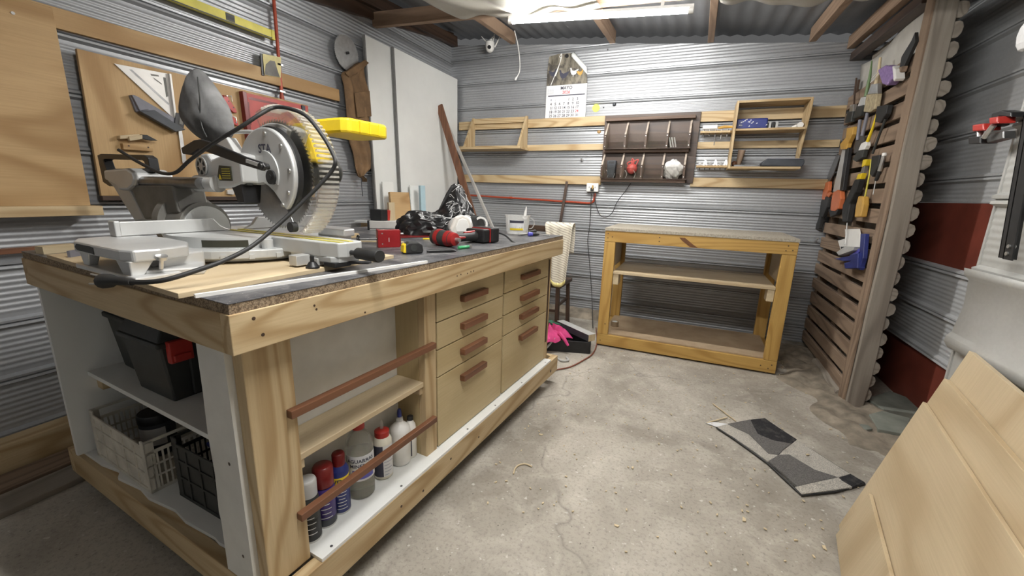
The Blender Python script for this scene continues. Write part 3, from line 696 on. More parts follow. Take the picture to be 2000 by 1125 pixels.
# ================================================================== MITRE SAW
ZP = 1.021
def pl(u, v, l):
    """point on the bench-length plane l seen at a pixel, in bench axes"""
    d = ray(u, v); p0 = bench(l, 0, 0); t = (p0-CAMP).dot(BX)/d.dot(BX); p = CAMP+d*t-BP0
    return Vector((p.dot(BX), p.dot(BY), p.z))
def zl(u, v, z):
    p = at_z(u, v, z)-BP0; return Vector((p.dot(BX), p.dot(BY), z))
def rb(poly):   # board lying on the bench top from outline
    return poly
o = MB().prism([(-.028, .128), (.655, .165), (.70, .99), (-.0, .98)], 0, .012).build('plywood_board', 'plylight_x', bevel=.001)
solo(o, 'pale plywood board lying under the mitre saw', 'board', bench(0, 0, ZS), BROT)
o = MB().beam((-.005, .112, .004), (.652, .012, .004), .010, .008).build('edging_strip', 'white_plastic'); solo(o, 'thin white edging strip along the front of the bench top', 'strip', bench(0, 0, ZS), BROT)

saw = bthing('mitre_saw', 'silver and yellow sliding mitre saw with clear blade guard', 'mitre saw', .40, .50, ZP)
SM = Matrix.Translation((-.40, -.50, -ZP))
def sb(): return MB(SM)
KL, KW, KZ = .40, .395, 1.285        # blade plane and centre
# base casting with a curved front
arc = circ(.275, 15, PI+.35, 2*PI-.35, KL, .60, False)
pts = arc+[(.72, .60), (.72, .72), (.08, .72), (.08, .60)]
sb().prism(pts, 1.036, 1.062).prism(circ(.25, 15, PI+.4, 2*PI-.4, KL, .60, False)+[(.66, .70), (.14, .70)], ZP+.004, 1.037).build('base', 'saw_grey', saw, bevel=.003)
mb = sb()
for i in range(9):
    a = PI+.55+i*.26; x, y = KL+.277*math.cos(a), .60+.277*math.sin(a); mb.at(SM @ Matrix.Translation((x, y, 1.040)) @ Matrix.Rotation(a, 4, 'Z')); mb.box(-.004, .002, -.007, .007, -.004, .010)
mb.build('detent_teeth', 'saw_grey', saw)['kind'] = 'stuff'
# left wing support, nearest the camera
wing = [(-.034, .36), (-.022, .325), (.03, .32), (.10, .345), (.135, .42), (.145, .55), (.12, .66), (.06, .69), (-.01, .68), (-.034, .62)]
sb().prism(wing, 1.066, 1.095).build('wing_table', 'alu', saw, bevel=.005)
sb().hexa([(-.028, .335, 1.03), (-.004, .335, 1.03), (-.004, .375, 1.03), (-.028, .375, 1.03)], [(-.03, .33, 1.068), (.02, .33, 1.068), (.02, .40, 1.068), (-.03, .40, 1.068)]).build('wing_leg', 'alu', saw, bevel=.003)
sb().hexa([(-.028, .575, 1.03), (-.008, .575, 1.03), (-.008, .60, 1.03), (-.028, .60, 1.03)], [(-.03, .555, 1.068), (-.004, .555, 1.068), (-.004, .61, 1.068), (-.03, .61, 1.068)]).build('wing_leg', 'alu', saw, bevel=.003)
sb().prism([(-.034, .30), (.13, .33), (.13, .66), (-.034, .64)], ZP, 1.034).build('wing_foot', 'alu', saw, bevel=.004)
sb().prism([(.045, .36), (.155, .385), (.17, .55), (.07, .56)], 1.03, 1.072).prism([(.0, .345), (.11, .30), (.15, .38), (.06, .42)], ZP, 1.042).build('wing_block', 'alu', saw, bevel=.005)
sb().prism([(.50, 1.070), (.515, 1.0715), (.60, 1.0725), (.612, 1.080), (.60, 1.089), (.515, 1.089), (.50, 1.087)], -.0355, -.030, 'yz').build('recess_plate', 'grey_black', saw)
sb().cyl((.028, .325, 1.045), (.028, .315, 1.072), .005, seg=10).cyl((.028, .3155, 1.070), (.028, .3125, 1.078), .012, seg=16).build('clamp_screw', 'steel', saw, smooth=True)
# right wing beyond the blade
sb().prism([(.66, .42), (.72, .43), (.745, .48), (.745, .60), (.72, .66), (.66, .67)], 1.066, 1.095).box(.67, .73, .46, .64, ZP, 1.067).build('wing_table', 'alu', saw, bevel=.005)
# turntable and kerf arm
sb().cyl((KL, .60, 1.060), (KL, .60, 1.0945), .225, seg=48).build('turntable', 'saw_grey', saw, smooth=True)
sb().grid(lambda a, b: (KL+.2257*math.cos(PI+.50+.55*a), .60+.2257*math.sin(PI+.50+.55*a), 1.066+.021*b), 12, 1).build('scale_window', 'sticker', saw)
arm = [(.345, .50), (.35, .16), (.362, .098), (.385, .088), (.43, .088), (.452, .10), (.46, .16), (.465, .50)]
sb().prism(arm, 1.052, 1.095).prism([(.352, .30), (.352, .12), (.366, .099), (.44, .099), (.452, .12), (.452, .30)], 1.036, 1.054).build('kerf_arm', 'saw_grey', saw, bevel=.003)
sb().cyl((.325, .37, 1.062), (.325, .37, 1.088), .016, seg=20).build('hold_down_boss', 'saw_grey', saw, smooth=True)
for s in (-1, 1): sb().box(KL+s*.017-.008, KL+s*.017+.008, .105, .675, 1.0945, 1.0965).build('kerf_plate', 'yellow_level', saw)
# fences
sb().prism([(.066, 1.0965), (.375, 1.0965), (.345, 1.112), (.325, 1.137), (.066, 1.137)], .655, .672, 'xz').build('fence', 'alu', saw, bevel=.002)
sb().box(.062, .076, .645, .685, 1.0955, 1.140).build('fence_end', 'alu', saw, bevel=.003)
sb().prism([(.425, 1.0965), (.72, 1.0965), (.72, 1.137), (.475, 1.137), (.455, 1.112)], .655, .672, 'xz').build('fence', 'alu', saw, bevel=.002)
# front lock handle, lever and foot
sb().tube([(.40, .095, 1.066), (.398, .066, 1.066), (.397, .060, 1.0665), (.393, .052, 1.067), (.388, -.035, 1.068), (.387, -.040, 1.068)], [.007, .007, .010, .0165, .0185, .0165], 18).build('lock_handle', 'black_rubber', saw, smooth=True)
sb().box(.35, .41, .10, .15, 1.024, 1.038).prism([(.385, .11), (.43, .05), (.445, .052), (.44, .075), (.41, .13)], 1.030, 1.038).build('detent_lever', 'black_plastic', saw, bevel=.003)
sb().cyl((.325, .165, 1.036), (.325, .165, 1.056), .006, seg=12).cyl((.325, .165, ZP), (.325, .165, 1.026), .019, seg=14).cyl((.325, .165, 1.026), (.325, .165, 1.040), .018, .009, seg=14).build('levelling_foot', 'black_plastic', saw, smooth=True)
sb().box(.30, .345, .20, .235, 1.026, 1.056).box(.345, .42, .17, .20, 1.024, 1.046).build('support_block', 'alu', saw, bevel=.002)
# blade
n = 80; prof = []
for i in range(n):
    for fr, r in ((0, .160), (.45, .168), (.6, .159)):
        a = 2*PI*(i+fr)/n; prof.append((KW+r*math.cos(a), KZ+r*math.sin(a)))
sb().prism(prof, KL-.0011, KL+.0011, 'yz').build('blade', 'blade', saw)
sb().cyl((KL-.012, KW, KZ), (KL+.012, KW, KZ), .034, seg=24).build('arbor_flange', 'steel', saw, smooth=True)
# round cover on the near side with a cut-away showing the blade
CW, CZ = .378, 1.287
def pol(a, r, cw=CW, cz=CZ): a = math.radians(a); return (cw-r*math.cos(a), cz+r*math.sin(a))
out = [pol(a, .134) for a in range(-52, 186, 6)]
cov = out+[pol(192, .10), pol(200, .085), pol(215, .060), pol(245, .034), pol(275, .036), pol(300, .06)]
sb().prism(cov, .346, .362, 'yz').build('blade_cover', 'saw_silver', saw, bevel=.005)
out2 = [pol(a, .139) for a in range(-56, 120, 6)]; sb().prism(out2+[pol(120, .02), pol(-56, .02)], .361, .374, 'yz').build('cover_gap_ring', 'black_plastic', saw)  # darkness of the gap behind the cover, put in as a black ring
for a in (82, 42, 4, -28, -52):
    c = pol(a, .116); sb().cyl((.342, c[0], c[1]), (.348, c[0], c[1]), .006, .007, seg=12).build('cover_bolt', 'steel', saw, smooth=True)
panel = [pol(a, .068) for a in range(-30, 95, 8)]+[pol(a, .036) for a in range(95, -31, -8)]
sb().prism(panel, .3425, .347, 'yz').build('cover_rib', 'saw_grey', saw, bevel=.002)
c = tuple(pl(527, 344, .336).yz); sb().cyl((.336, c[0], c[1]-.003), (.347, c[0], c[1]-.003), .021, seg=24).cyl((.333, c[0], c[1]-.003), (.337, c[0], c[1]-.003), .009, seg=6).build('arbor_bolt', 'black_plastic', saw)
mb = sb(); q = pl(505, 297, .3455); add_text(mb, 'STA', .035, lambda a, b: (.3452, q.y-a, q.z+b-.002)); mb.build('lettering', 'ink', saw)
# upper housing behind the cover, motor side
hs = [pol(a, .150) for a in range(58, 200, 8)]+[pol(205, .06), pol(60, .02)]
sb().prism(hs, .374, .392, 'yz').prism(hs, .408, .45, 'yz').build('upper_housing', 'saw_silver', saw, bevel=.004)
sb().cyl((.45, KW, KZ+.02), (.60, KW, KZ+.02), .052, seg=28).cyl((.60, KW, KZ+.02), (.615, KW, KZ+.02), .052, .04, seg=28).build('motor', 'grey_black', saw, smooth=True)
# clear guard: near face, far face and ribbed rim
def guard_face(l, r0, r1, a0, a1, n=36):
    return lambda u, v: (l, CW-(r0+(r1-r0)*v)*math.cos(math.radians(a0+(a1-a0)*u)), CZ+(r0+(r1-r0)*v)*math.sin(math.radians(a0+(a1-a0)*u)))
g1 = sb().grid(guard_face(.378, .128, .196, -64, 112), 44, 3).build('clear_guard', 'guard', saw, smooth=True, solid=.002)
sb().grid(guard_face(.452, .11, .196, -64, 112), 44, 3).build('guard_back', 'guard', g1, smooth=True, solid=.002)
def rim(u, v):
    a = math.radians(-64+176*u); r = .196
    return (.378+.074*v, CW-r*math.cos(a), CZ+r*math.sin(a))
sb().grid(rim, 150, 1).build('ribbed_rim', 'guard', g1, solid=.0025)
mb = sb()
for i in range(40):     # raised ribs on the lower half of the rim
    a = -60+i*4.2; p = [pol(a-.9, .195), pol(a-.9, .2045), pol(a+.9, .2045), pol(a+.9, .195)]; mb.prism(p, .384, .446, 'yz')
mb.build('rim_ribs', 'rib_clear', g1)['kind'] = 'stuff'
c = pol(-64, .176); sb().tube([(.374, *pol(-64, .12)), (.374, *c)], .003, 8).build('guard_link', 'steel_dark', saw)
sb().cyl((.358, c[0], c[1]), (.376, c[0], c[1]), .0155, seg=20).build('guard_roller', 'black_rubber', saw, smooth=True)
# pivot housing towards the rails
ph = [(.665, 1.246), (.668, 1.285), (.655, 1.325), (.632, 1.343), (.595, 1.345), (.575, 1.325), (.56, 1.330), (.47, 1.348), (.42, 1.34), (.42, 1.258), (.48, 1.243), (.56, 1.238)]
sb().prism(ph, .300, .365, 'yz').build('pivot_housing', 'saw_silver', saw, bevel=.006)
sb().cyl((.302, .672, 1.252), (.302, .555, 1.252), .026, seg=20).build('rail_clamp', 'saw_silver', saw, smooth=True)
f = (.628, 1.305)
sb().cyl((.2965, *f), (.301, *f), .029, seg=28).build('fan_recess', 'grey_black', saw, smooth=True)
mb = sb(); mb.ring([(f[0]+a, f[1]+b) for a, b in circ(.030, 28)], [(f[0]+a, f[1]+b) for a, b in circ(.0255, 28)], .2935, .298, 'yz'); mb.cyl((.2935, *f), (.298, *f), .011, seg=16)
for k in range(6): a = k*PI/3; mb.beam((.2955, f[0]+.01*math.cos(a), f[1]+.01*math.sin(a)), (.2955, f[0]+.027*math.cos(a), f[1]+.027*math.sin(a)), .004, .003, (1, 0, 0))
mb.build('fan_grille', 'saw_silver', saw)
sb().box(.2965, .2995, .606, .652, 1.250, 1.272).build('vent', 'grey_black', saw)
sb().prism([(.47, 1.262), (.536, 1.262), (.545, 1.275), (.53, 1.308), (.47, 1.305)], .2965, .301, 'yz').build('warning_sticker', 'sticker', saw)
sb().prism([(.522, 1.266), (.538, 1.266), (.530, 1.281)], .2955, .2966, 'yz').build('warning_triangle', 'yellow', saw)
mb = sb()
for k in range(5): mb.box(.2957, .2966, .475, .518, 1.269+.0068*k, 1.2715+.0068*k)
mb.build('sticker_text', 'yellow_level', saw)['kind'] = 'stuff'
sb().hexa([(.31, .44, 1.195), (.36, .44, 1.195), (.36, .475, 1.195), (.31, .475, 1.195)], [(.305, .44, 1.26), (.37, .44, 1.26), (.37, .50, 1.26), (.305, .50, 1.26)]).build('trunnion', 'black_plastic', saw, bevel=.003)
sb().box(.315, .335, .425, .455, 1.25, 1.31).build('spindle_lock', 'grey_black', saw, bevel=.004)
lev = [tuple(pl(u, v, .285).yz) for u, v in ((357, 289), (360, 301), (375, 303), (392, 292), (415, 300), (470, 320), (515, 334), (521, 326), (516, 318), (480, 306), (418, 279), (395, 272), (382, 274))]
sb().prism(lev, .279, .291, 'yz').build('lift_lever', 'black_plastic', saw, bevel=.003)
a = pl(482, 314, .278); b = pl(512, 324, .278); sb().beam((.277, a.y, a.z), (.277, b.y, b.z), .010, .004, (1, 0, 0)).build('lever_inlay', 'grey_light', saw)
a = pl(514, 325, .285); sb().cyl((.274, a.y, a.z), (.300, a.y, a.z), .0085, seg=14).build('lever_pivot', 'black_rubber', saw, smooth=True)
cb = [pl(u, v, .40) for u, v in ((420, 292), (432, 266), (445, 259), (495, 258), (512, 268), (520, 280))]
sb().tube(spline(cb, 5), .0065, 10).build('carry_bar', 'saw_silver', saw, smooth=True)
sb().prism([tuple(pl(u, v, .40).yz) for u, v in ((428, 300), (425, 275), (450, 268), (470, 302))], .385, .42, 'yz').build('dust_chute', 'saw_silver', saw, bevel=.004)
# rails and rear carriage
for l in (.275, .335): sb().cyl((l, .60, 1.252), (l, 1.10, 1.252), .0185, seg=20).build('rail', 'steel_dark', saw, smooth=True)
rc = [tuple(pl(u, v, .30).yz) for u, v in ((238, 334), (283, 330), (296, 338), (300, 352), (296, 364), (286, 372), (268, 372), (262, 362), (240, 352))]
sb().prism(rc, .245, .365, 'yz').build('rail_bracket', 'saw_silver', saw, bevel=.008)
ra = [tuple(pl(u, v, .30).yz) for u, v in ((232, 352), (268, 352), (285, 385), (308, 428), (288, 432), (262, 392), (246, 366))]
sb().prism(ra, .262, .345, 'yz').build('rear_arm', 'saw_grey', saw, bevel=.006)
ho = [tuple(pl(u, v, .305).yz) for u, v in ((199, 304), (206, 301), (290, 303), (299, 309), (303, 330), (303, 336), (240, 336), (234, 362), (222, 364), (210, 356))]
hi = [tuple(pl(u, v, .305).yz) for u, v in ((211, 313), (214, 311), (286, 313), (291, 317), (293, 327), (292, 329), (232, 330), (226, 333), (222, 335), (219, 334))]
sb().ring(ho, hi, .290, .320, 'yz').build('rear_handle', 'black_plastic', saw, bevel=.003)
k = pl(228, 345, .285); sb().cyl((.268, k.y, k.z), (.292, k.y, k.z), .020, seg=14).build('bevel_knob', 'black_plastic', saw, smooth=True)
nk = [tuple(pl(u, v, .30).yz) for u, v in ((284, 362), (366, 362), (372, 385), (380, 415), (312, 428), (296, 395))]
sb().prism(nk, .255, .35, 'yz').build('bevel_neck', 'saw_dark', saw, bevel=.006)
sb().cyl((.325, .705, 1.110), (.325, .80, 1.110), .080, seg=36).cyl((.325, .80, 1.115), (.325, .84, 1.115), .10, seg=36).build('bevel_hub', 'saw_dark', saw, smooth=True)
sb().cyl((.325, .698, 1.104), (.325, .707, 1.104), .073, seg=36).build('bevel_plate', 'saw_grey', saw, smooth=True)
# yellow operating handle beyond the blade
yh = [(.50, .35), (.50, .22), (.515, .196), (.66, .188), (.685, .205), (.69, .33), (.66, .36)]
mb = sb(); mb.prism(yh, 1.420, 1.466); hnd = mb.build('operating_handle', 'yellow', saw, bevel=.008)
for l in (.55, .59, .63): sb().box(l, l+.004, .1865, .20, 1.425, 1.461).build('grip_rib', 'yellow', hnd, bevel=.001)
sb().prism([(.46, .40), (.46, .33), (.52, .30), (.56, .36), (.54, .42)], 1.33, 1.45).build('handle_neck', 'yellow', saw, bevel=.01)
# cloth dust bag: pillow lofted between its two side seams
rows = [(134, 383, 388, .004), (140, 377, 394, .016), (150, 371, 402, .028), (165, 368, 412, .036), (185, 367, 423, .042), (205, 366, 434, .048), (218, 363, 440, .052), (228, 362, 443, .052), (242, 368, 448, .050), (256, 379, 452, .042), (267, 391, 446, .032), (276, 405, 432, .018), (279, 414, 424, .008)]
mb = sb(); vs = []; sg = 24
for i, (yv, xa, xb, dp) in enumerate(rows):
    a = pl(xa, yv, .40); b = pl(xb, yv, .40); c = (a+b)/2; h = (b-a)/2
    for k in range(sg):
        t = 2*PI*k/sg; ca, sa = math.cos(t), math.sin(t); sa = math.copysign(abs(sa)**.8, sa)
        fold = .006*math.sin(3*t+i*1.1)+.004*math.sin(7*t-i*.9)
        vs.append(c+h*ca+Vector((1, 0, 0))*(sa*dp+fold*abs(sa)))
fs = [(i*sg+k, i*sg+(k+1) % sg, (i+1)*sg+(k+1) % sg, (i+1)*sg+k) for i in range(len(rows)-1) for k in range(sg)]+[tuple(range(sg-1, -1, -1)), tuple(range((len(rows)-1)*sg, len(rows)*sg))]
db = mb._add(vs, fs).build('dust_bag', 'felt', saw, smooth=True, angle=70, sub=1)
sm = [pl(u, v, .352) for u, v in ((386, 150), (390, 190), (391, 215), (394, 245), (404, 268))]; sb().tube(spline(sm, 4), .002, 6).build('seam', 'grey_black', db, smooth=True)
# power cord with plug, looped over the guard
cp = [(232, 293, .25), (262, 312, .25), (300, 332, .25), (322, 339, .25), (345, 336, .25), (372, 312, .255), (420, 278, .26), (470, 248, .28), (510, 222, .32), (535, 210, .36), (565, 212, .37), (600, 228, .37), (632, 268, .37), (650, 300, .37), (655, 316, .365), (648, 334, .36), (620, 366, .33), (575, 410, .28), (530, 450, .22), (490, 482, .16), (440, 508, .09), (385, 528, .03), (330, 545, -.02), (290, 551, -.045), (258, 551, -.055)]
cord = [pl(u, v, l) for u, v, l in cp]; sb().tube(spline(cord, 5), .0055, 10).build('power_cord', 'black_rubber', saw, smooth=True)
e0 = pl(258, 551, -.055); e1 = pl(225, 548, -.06); e2 = pl(202, 549, -.062)
plug = sb().tube([e0, e0*.6+e1*.4, e1, e1*.5+e2*.5, e2], [.0075, .0085, .010, .0165, .0175], 12).build('plug', 'black_rubber', saw, smooth=True)
pa = pl(178, 535, -.066); pb = pl(175, 554, -.066)
for q, s in ((pa, pl(203, 541, -.062)), (pb, pl(203, 554, -.062))): sb().cyl(s, q, .0022, seg=8).build('plug_pin', 'steel', plug, smooth=True)

# ================================================================== THINGS ON THE BENCH TOP
def local(l, w_, z=ZS): return Matrix.Translation((-l, -w_, -z))
# red corner clamp with screw
t = bthing('corner_clamp', 'dark red square clamp block with a black screw knob', 'clamp', .865, .39, ZS, -.62)
MB().box(-.046, .046, -.006, .006, 0, .076).box(-.046, -.034, .006, .04, 0, .076).build('clamp_plate', 'red_paint', t, bevel=.002)
MB().box(.0465, .05, -.004, .03, .004, .072).build('clamp_side', 'red_dark', t, bevel=.001)
for x, z in ((-.028, .060), (-.028, .016)): MB().cyl((x, -.0072, z), (x, -.0058, z), .003, seg=10).build('rivet', 'steel', t)
MB().box(-.002, .0005, -.0070, -.0060, .024, .042).build('logo_mark', 'print_white', t)
MB().cyl((-.046, .018, .036), (-.115, .018, .036), .0032, seg=10).build('screw_rod', 'steel_dark', t, smooth=True)
mb = MB(); mb.cyl((-.115, .018, .036), (-.128, .018, .036), .013, seg=18)
for k in range(6): a = k*PI/3; mb.ball((-.121, .018+.013*math.cos(a), .036+.013*math.sin(a)), .006, seg=8, rings=6)
mb.build('screw_knob', 'black_plastic', t, smooth=True)
MB().cyl((.046, .02, .056), (.066, .02, .056), .004, seg=10).build('bolt', 'steel', t, smooth=True)
# tape measure
t = bthing('tape_measure', 'black and yellow tape measure near the bench front edge', 'tape measure', .795, .20, ZS, -.55)
MB().prism([(-.036, 0), (.036, 0), (.040, .012), (.036, .036), (.018, .046), (-.018, .046), (-.038, .034), (-.040, .008)], -.020, .020, 'xz').build('case', 'black_rubber', t, bevel=.006)
MB().prism([(-.0415, .006), (-.0385, .034), (-.030, .041), (-.030, .004)], -.0205, .0205, 'xz').build('case_stripe', 'yellow', t, bevel=.002)
MB().cyl((0, -.0215, .023), (0, -.0195, .023), .013, seg=20).build('case_disc', 'grey_black', t, smooth=True)
# marker
o = MB().tube([(0, 0, .0065), (.012, 0, .0065), (.02, 0, .007), (.095, 0, .0072), (.105, 0, .0065), (.12, 0, .004)], [.005, .0065, .007, .0075, .006, .0025], 14).build('marker_pen', 'black_plastic', smooth=True)
solo(o, 'black marker pen lying behind the tape measure', 'pen', bench(.84, .165, ZS), BROT-.72)
# green lighter
t = bthing('lighter', 'clear green lighter lying by the bench front edge', 'lighter', 1.005, .128, ZS, -.25)
MB().tube([(0, 0, .0072), (.003, 0, .0072), (.058, 0, .0072), (.060, 0, .0072)], [.006, .0072, .0072, .0065], 14).build('lighter_body', 'green_clear', t, smooth=True)
MB().box(.060, .076, -.0065, .0065, .0012, .0135).cyl((.072, -.005, .0125), (.072, .005, .0125), .003, seg=10).build('lighter_head', 'steel', t)
# pencil
t = bthing('carpenter_pencil', 'yellow pencil lying beside the respirator', 'pencil', 1.19, .475, ZS, -.8)
MB().cyl((0, 0, .004), (.11, 0, .004), .004, seg=6).build('pencil_body', 'yellow', t); MB().cyl((.11, 0, .004), (.128, 0, .004), .004, .0008, seg=6).build('pencil_tip', 'pale_x', t)
# red and black cordless driver lying on its side
t = bthing('cordless_driver', 'red and black cordless driver lying on its side', 'power tool', 1.20, .20, ZS, -.18)
MB().tube([(-.150, -.06, .036), (-.150, -.052, .036), (-.150, -.035, .036), (-.150, .045, .037), (-.150, .075, .037), (-.150, .085, .037)], [.015, .026, .033, .036, .034, .026], 20).build('motor_housing', 'grey_black', t, smooth=True, angle=60)
MB().tube([(-.150, -.062, .036), (-.150, -.058, .036), (-.150, -.02, .036), (-.150, -.012, .036)], [.016, .0275, .036, .0365], 20).build('nose_collar', 'red_driver', t, smooth=True)
MB().tube([(-.150, .028, .037), (-.150, .034, .037), (-.150, .050, .037), (-.150, .054, .037)], [.0365, .038, .038, .0362], 20).build('rubber_band', 'red_driver', t, smooth=True)
MB().cyl((-.150, -.062, .036), (-.150, -.085, .036), .009, seg=12).build('bit_holder', 'steel', t, smooth=True)
MB().tube([(-.13, .02, .036), (-.095, .02, .034), (-.04, .018, .032), (.02, .016, .032), (.06, .014, .033)], [.026, .022, .020, .021, .027], 16).build('grip', 'black_rubber', t, smooth=True)
MB().tube([(-.10, .003, .034), (-.07, .000, .032), (-.03, .000, .032)], [.006, .009, .005], 10).build('trigger', 'red_driver', t, smooth=True)
MB().tube([(-.02, .017, .052), (.02, .015, .053), (.05, .014, .056)], [.006, .007, .006], 8).build('grip_inlay', 'red_driver', t, smooth=True)
MB().box(.05, .10, -.045, .075, .004, .068).build('foot', 'black_plastic', t, bevel=.008)
MB().box(.099, .1025, -.0475, .0775, .003, .0715).build('foot_band', 'red_driver', t, bevel=.002)
MB().box(.104, .165, -.050, .080, .002, .074).build('battery', 'black_plastic', t, bevel=.008)
st = spline([(.16, -.03, .05), (.20, -.055, .035), (.22, -.085, .006), (.222, -.125, -.012), (.218, -.150, -.045), (.216, -.156, -.075)], 6)
MB().tube(st, .0045, 8).build('wrist_strap', 'black_rubber', t, smooth=True)
# respirator
t = bthing('respirator_mask', 'grey half-face respirator with off-white filter pad', 'respirator', 1.42, .41, ZS, -.55); t.scale = (1.3, 1.3, 1.3)
pad = [(-.045, .0), (-.05, .03), (-.03, .075), (.0, .085), (.03, .075), (.045, .04), (.04, .0)]
MB().prism([(a-.02, b+.012) for a, b in pad], -.075, -.05, 'xz').build('filter_pad', 'respirator', t, bevel=.008)
MB().prism([(a*.62-.02, b*.62+.03) for a, b in pad], -.079, -.075, 'xz').build('filter_face', 'white_plastic', t, bevel=.002)
MB().ball((.015, 0, .045), .065, .055, .045, 20, 12).build('face_piece', 'grey_light', t, smooth=True)
MB().cyl((.075, -.04, .055), (.06, -.015, .05), .036, .040, seg=24).build('side_cap', 'black_rubber', t, smooth=True)
mb = MB(); mb.ring([(.076+a, .055+b) for a, b in circ(.033, 24)], [(.076+a, .055+b) for a, b in circ(.025, 24)], -.046, -.038, 'xz'); mb.build('cap_ring', 'white_plastic', t)
MB().tube(spline([(.02, .02, .08), (.06, .045, .085), (.10, .02, .05), (.11, -.02, .02), (.08, -.06, .006)], 6), .004, 8).build('head_strap', 'grey_light', t, smooth=True)
# black printed drawstring bag: a rumpled mound with a raised peak
bag = bthing('cloth_bag', 'crumpled black bag with white printed lettering', 'bag', 1.52, .62, ZS, -.62)
def bagpt(a, b):
    th = 2*PI*a; ph = b*PI/2
    rx = .235+.03*math.sin(2*th+.5)+.018*math.sin(5*th); ry = .15+.015*math.sin(3*th)
    c = math.cos(ph)**.55; x = rx*c*math.cos(th); y = ry*c*math.sin(th)
    h = .13*math.sin(ph)**.7+.012*math.sin(9*th+7*b)*math.sin(2*ph)
    pk = .165*math.exp(-((x-.105)/.075)**2-((y+.005)/.075)**2)*math.sin(ph); dip = -.03*math.exp(-((x+.02)/.05)**2)*math.sin(ph)
    x += .012*math.sin(13*y/.1+4*h/.05); y += .012*math.sin(11*x/.1+2)
    z = max(.0, h+pk+dip)
    return Vector((x, y, z))
MB().grid(bagpt, 72, 26).build('bag_cloth', 'bagcloth', bag, smooth=True, angle=50)
def bag_surf(px, py):
    """height and position on the camera side of the bag for printing"""
    return px, py
mb = MB(); rnd = random.Random(3)
for i in range(64):          # white printed scribbles following the cloth
    a0 = .66+.30*rnd.random(); b0 = .34+.56*rnd.random(); pts = []
    da, db = rnd.uniform(-.035, .035), rnd.uniform(-.16, .16); cv = rnd.uniform(-.05, .05)
    for k in range(6):
        u = k/5; p = bagpt(min(.99, a0+da*u+cv*math.sin(PI*u)*.4), min(.97, max(.06, b0+db*u)))
        cen = Vector((.04*0, 0, .05)); n_ = (p-cen).normalized(); pts.append(p+n_*.003)
    mb.tube(pts, rnd.choice((.0009, .0013, .0018)), 4)
o = mb.build('printed_lettering', 'print_white', bag); o['kind'] = 'stuff'
o = MB().grid(lambda a, b: (-.17+.34*a, -.10+.2*b, .0015+.001*math.sin(9*a+5*b)), 6, 6).build('dark_red_cloth', 'red_dark'); solo(o, 'dark red cloth flat on the bench under the black bag', 'cloth', bench(1.36, .60, ZS), BROT-.5)
# clear tub with label, brush and nozzle
t = bthing('plastic_tub', 'clear plastic tub with yellow printed label and handle', 'tub', 1.86, .28, ZS, -.9)
prof = [(.064, .002), (.066, .0), (.076, .105), (.081, .106), (.081, .112), (.074, .112), (.0725, .106), (.064, .006)]
vs = MB().lathe(prof, 32); vs.build('tub_body', 'tub', t, smooth=True, angle=50)
lb = MB(); lb.grid(lambda a, b: ((.0675+.0075*b)*math.cos(-2.5+1.3*a), (.0675+.0075*b)*math.sin(-2.5+1.3*a), .022+.062*b), 12, 1); lb.build('label', 'paper', t, smooth=True)
for z0, z1, m in ((.068, .083, 'ink'), (.024, .036, 'yellow')):
    lb = MB(); lb.grid(lambda a, b: ((.0682+.0000)*math.cos(-2.45+1.2*a)*(1+(z0+(z1-z0)*b)*1.35), .0682*math.sin(-2.45+1.2*a)*(1+(z0+(z1-z0)*b)*1.35), z0+(z1-z0)*b), 12, 1); lb.build('label_print', m, t, smooth=True)
MB().tube([(.045, .015, .09), (.052, .018, .125), (.056, .02, .150), (.057, .02, .165)], [.010, .009, .005, .003], 12).build('glue_nozzle', 'white_plastic', t, smooth=True)
MB().tube(spline([(.078, -.02, .095), (.098, -.018, .085), (.104, -.014, .06), (.092, -.01, .035), (.074, -.006, .03)], 5), .003, 8).build('tub_handle', 'tub', t, smooth=True)
# chisel with black handle, screwdriver with blue cap
t = bthing('chisel', 'steel chisel with black handle beside the clear tub', 'chisel', 1.83, .195, ZS, -.05)
MB().box(-.10, .02, -.011, .011, .004, .009).build('blade', 'steel', t); MB().tube([(.02, 0, .010), (.03, 0, .012), (.10, 0, .013), (.108, 0, .013)], [.007, .010, .012, .009], 14).build('grip', 'black_rubber', t, smooth=True)
t = bthing('blue_cap_screwdriver', 'short screwdriver with violet blue end cap', 'screwdriver', 1.735, .145, ZS, -.75)
MB().tube([(0, 0, .0125), (.004, 0, .0125), (.022, 0, .0125), (.03, 0, .0125)], [.009, .0125, .0125, .010], 16).build('end_cap', 'blue_bright', t, smooth=True)
MB().tube([(.028, 0, .0125), (.05, 0, .0125), (.07, 0, .0115)], [.0115, .010, .006], 14).build('grip', 'black_rubber', t, smooth=True); MB().cyl((.07, 0, .0115), (.14, 0, .0035), .003, seg=8).build('shaft', 'steel', t, smooth=True)
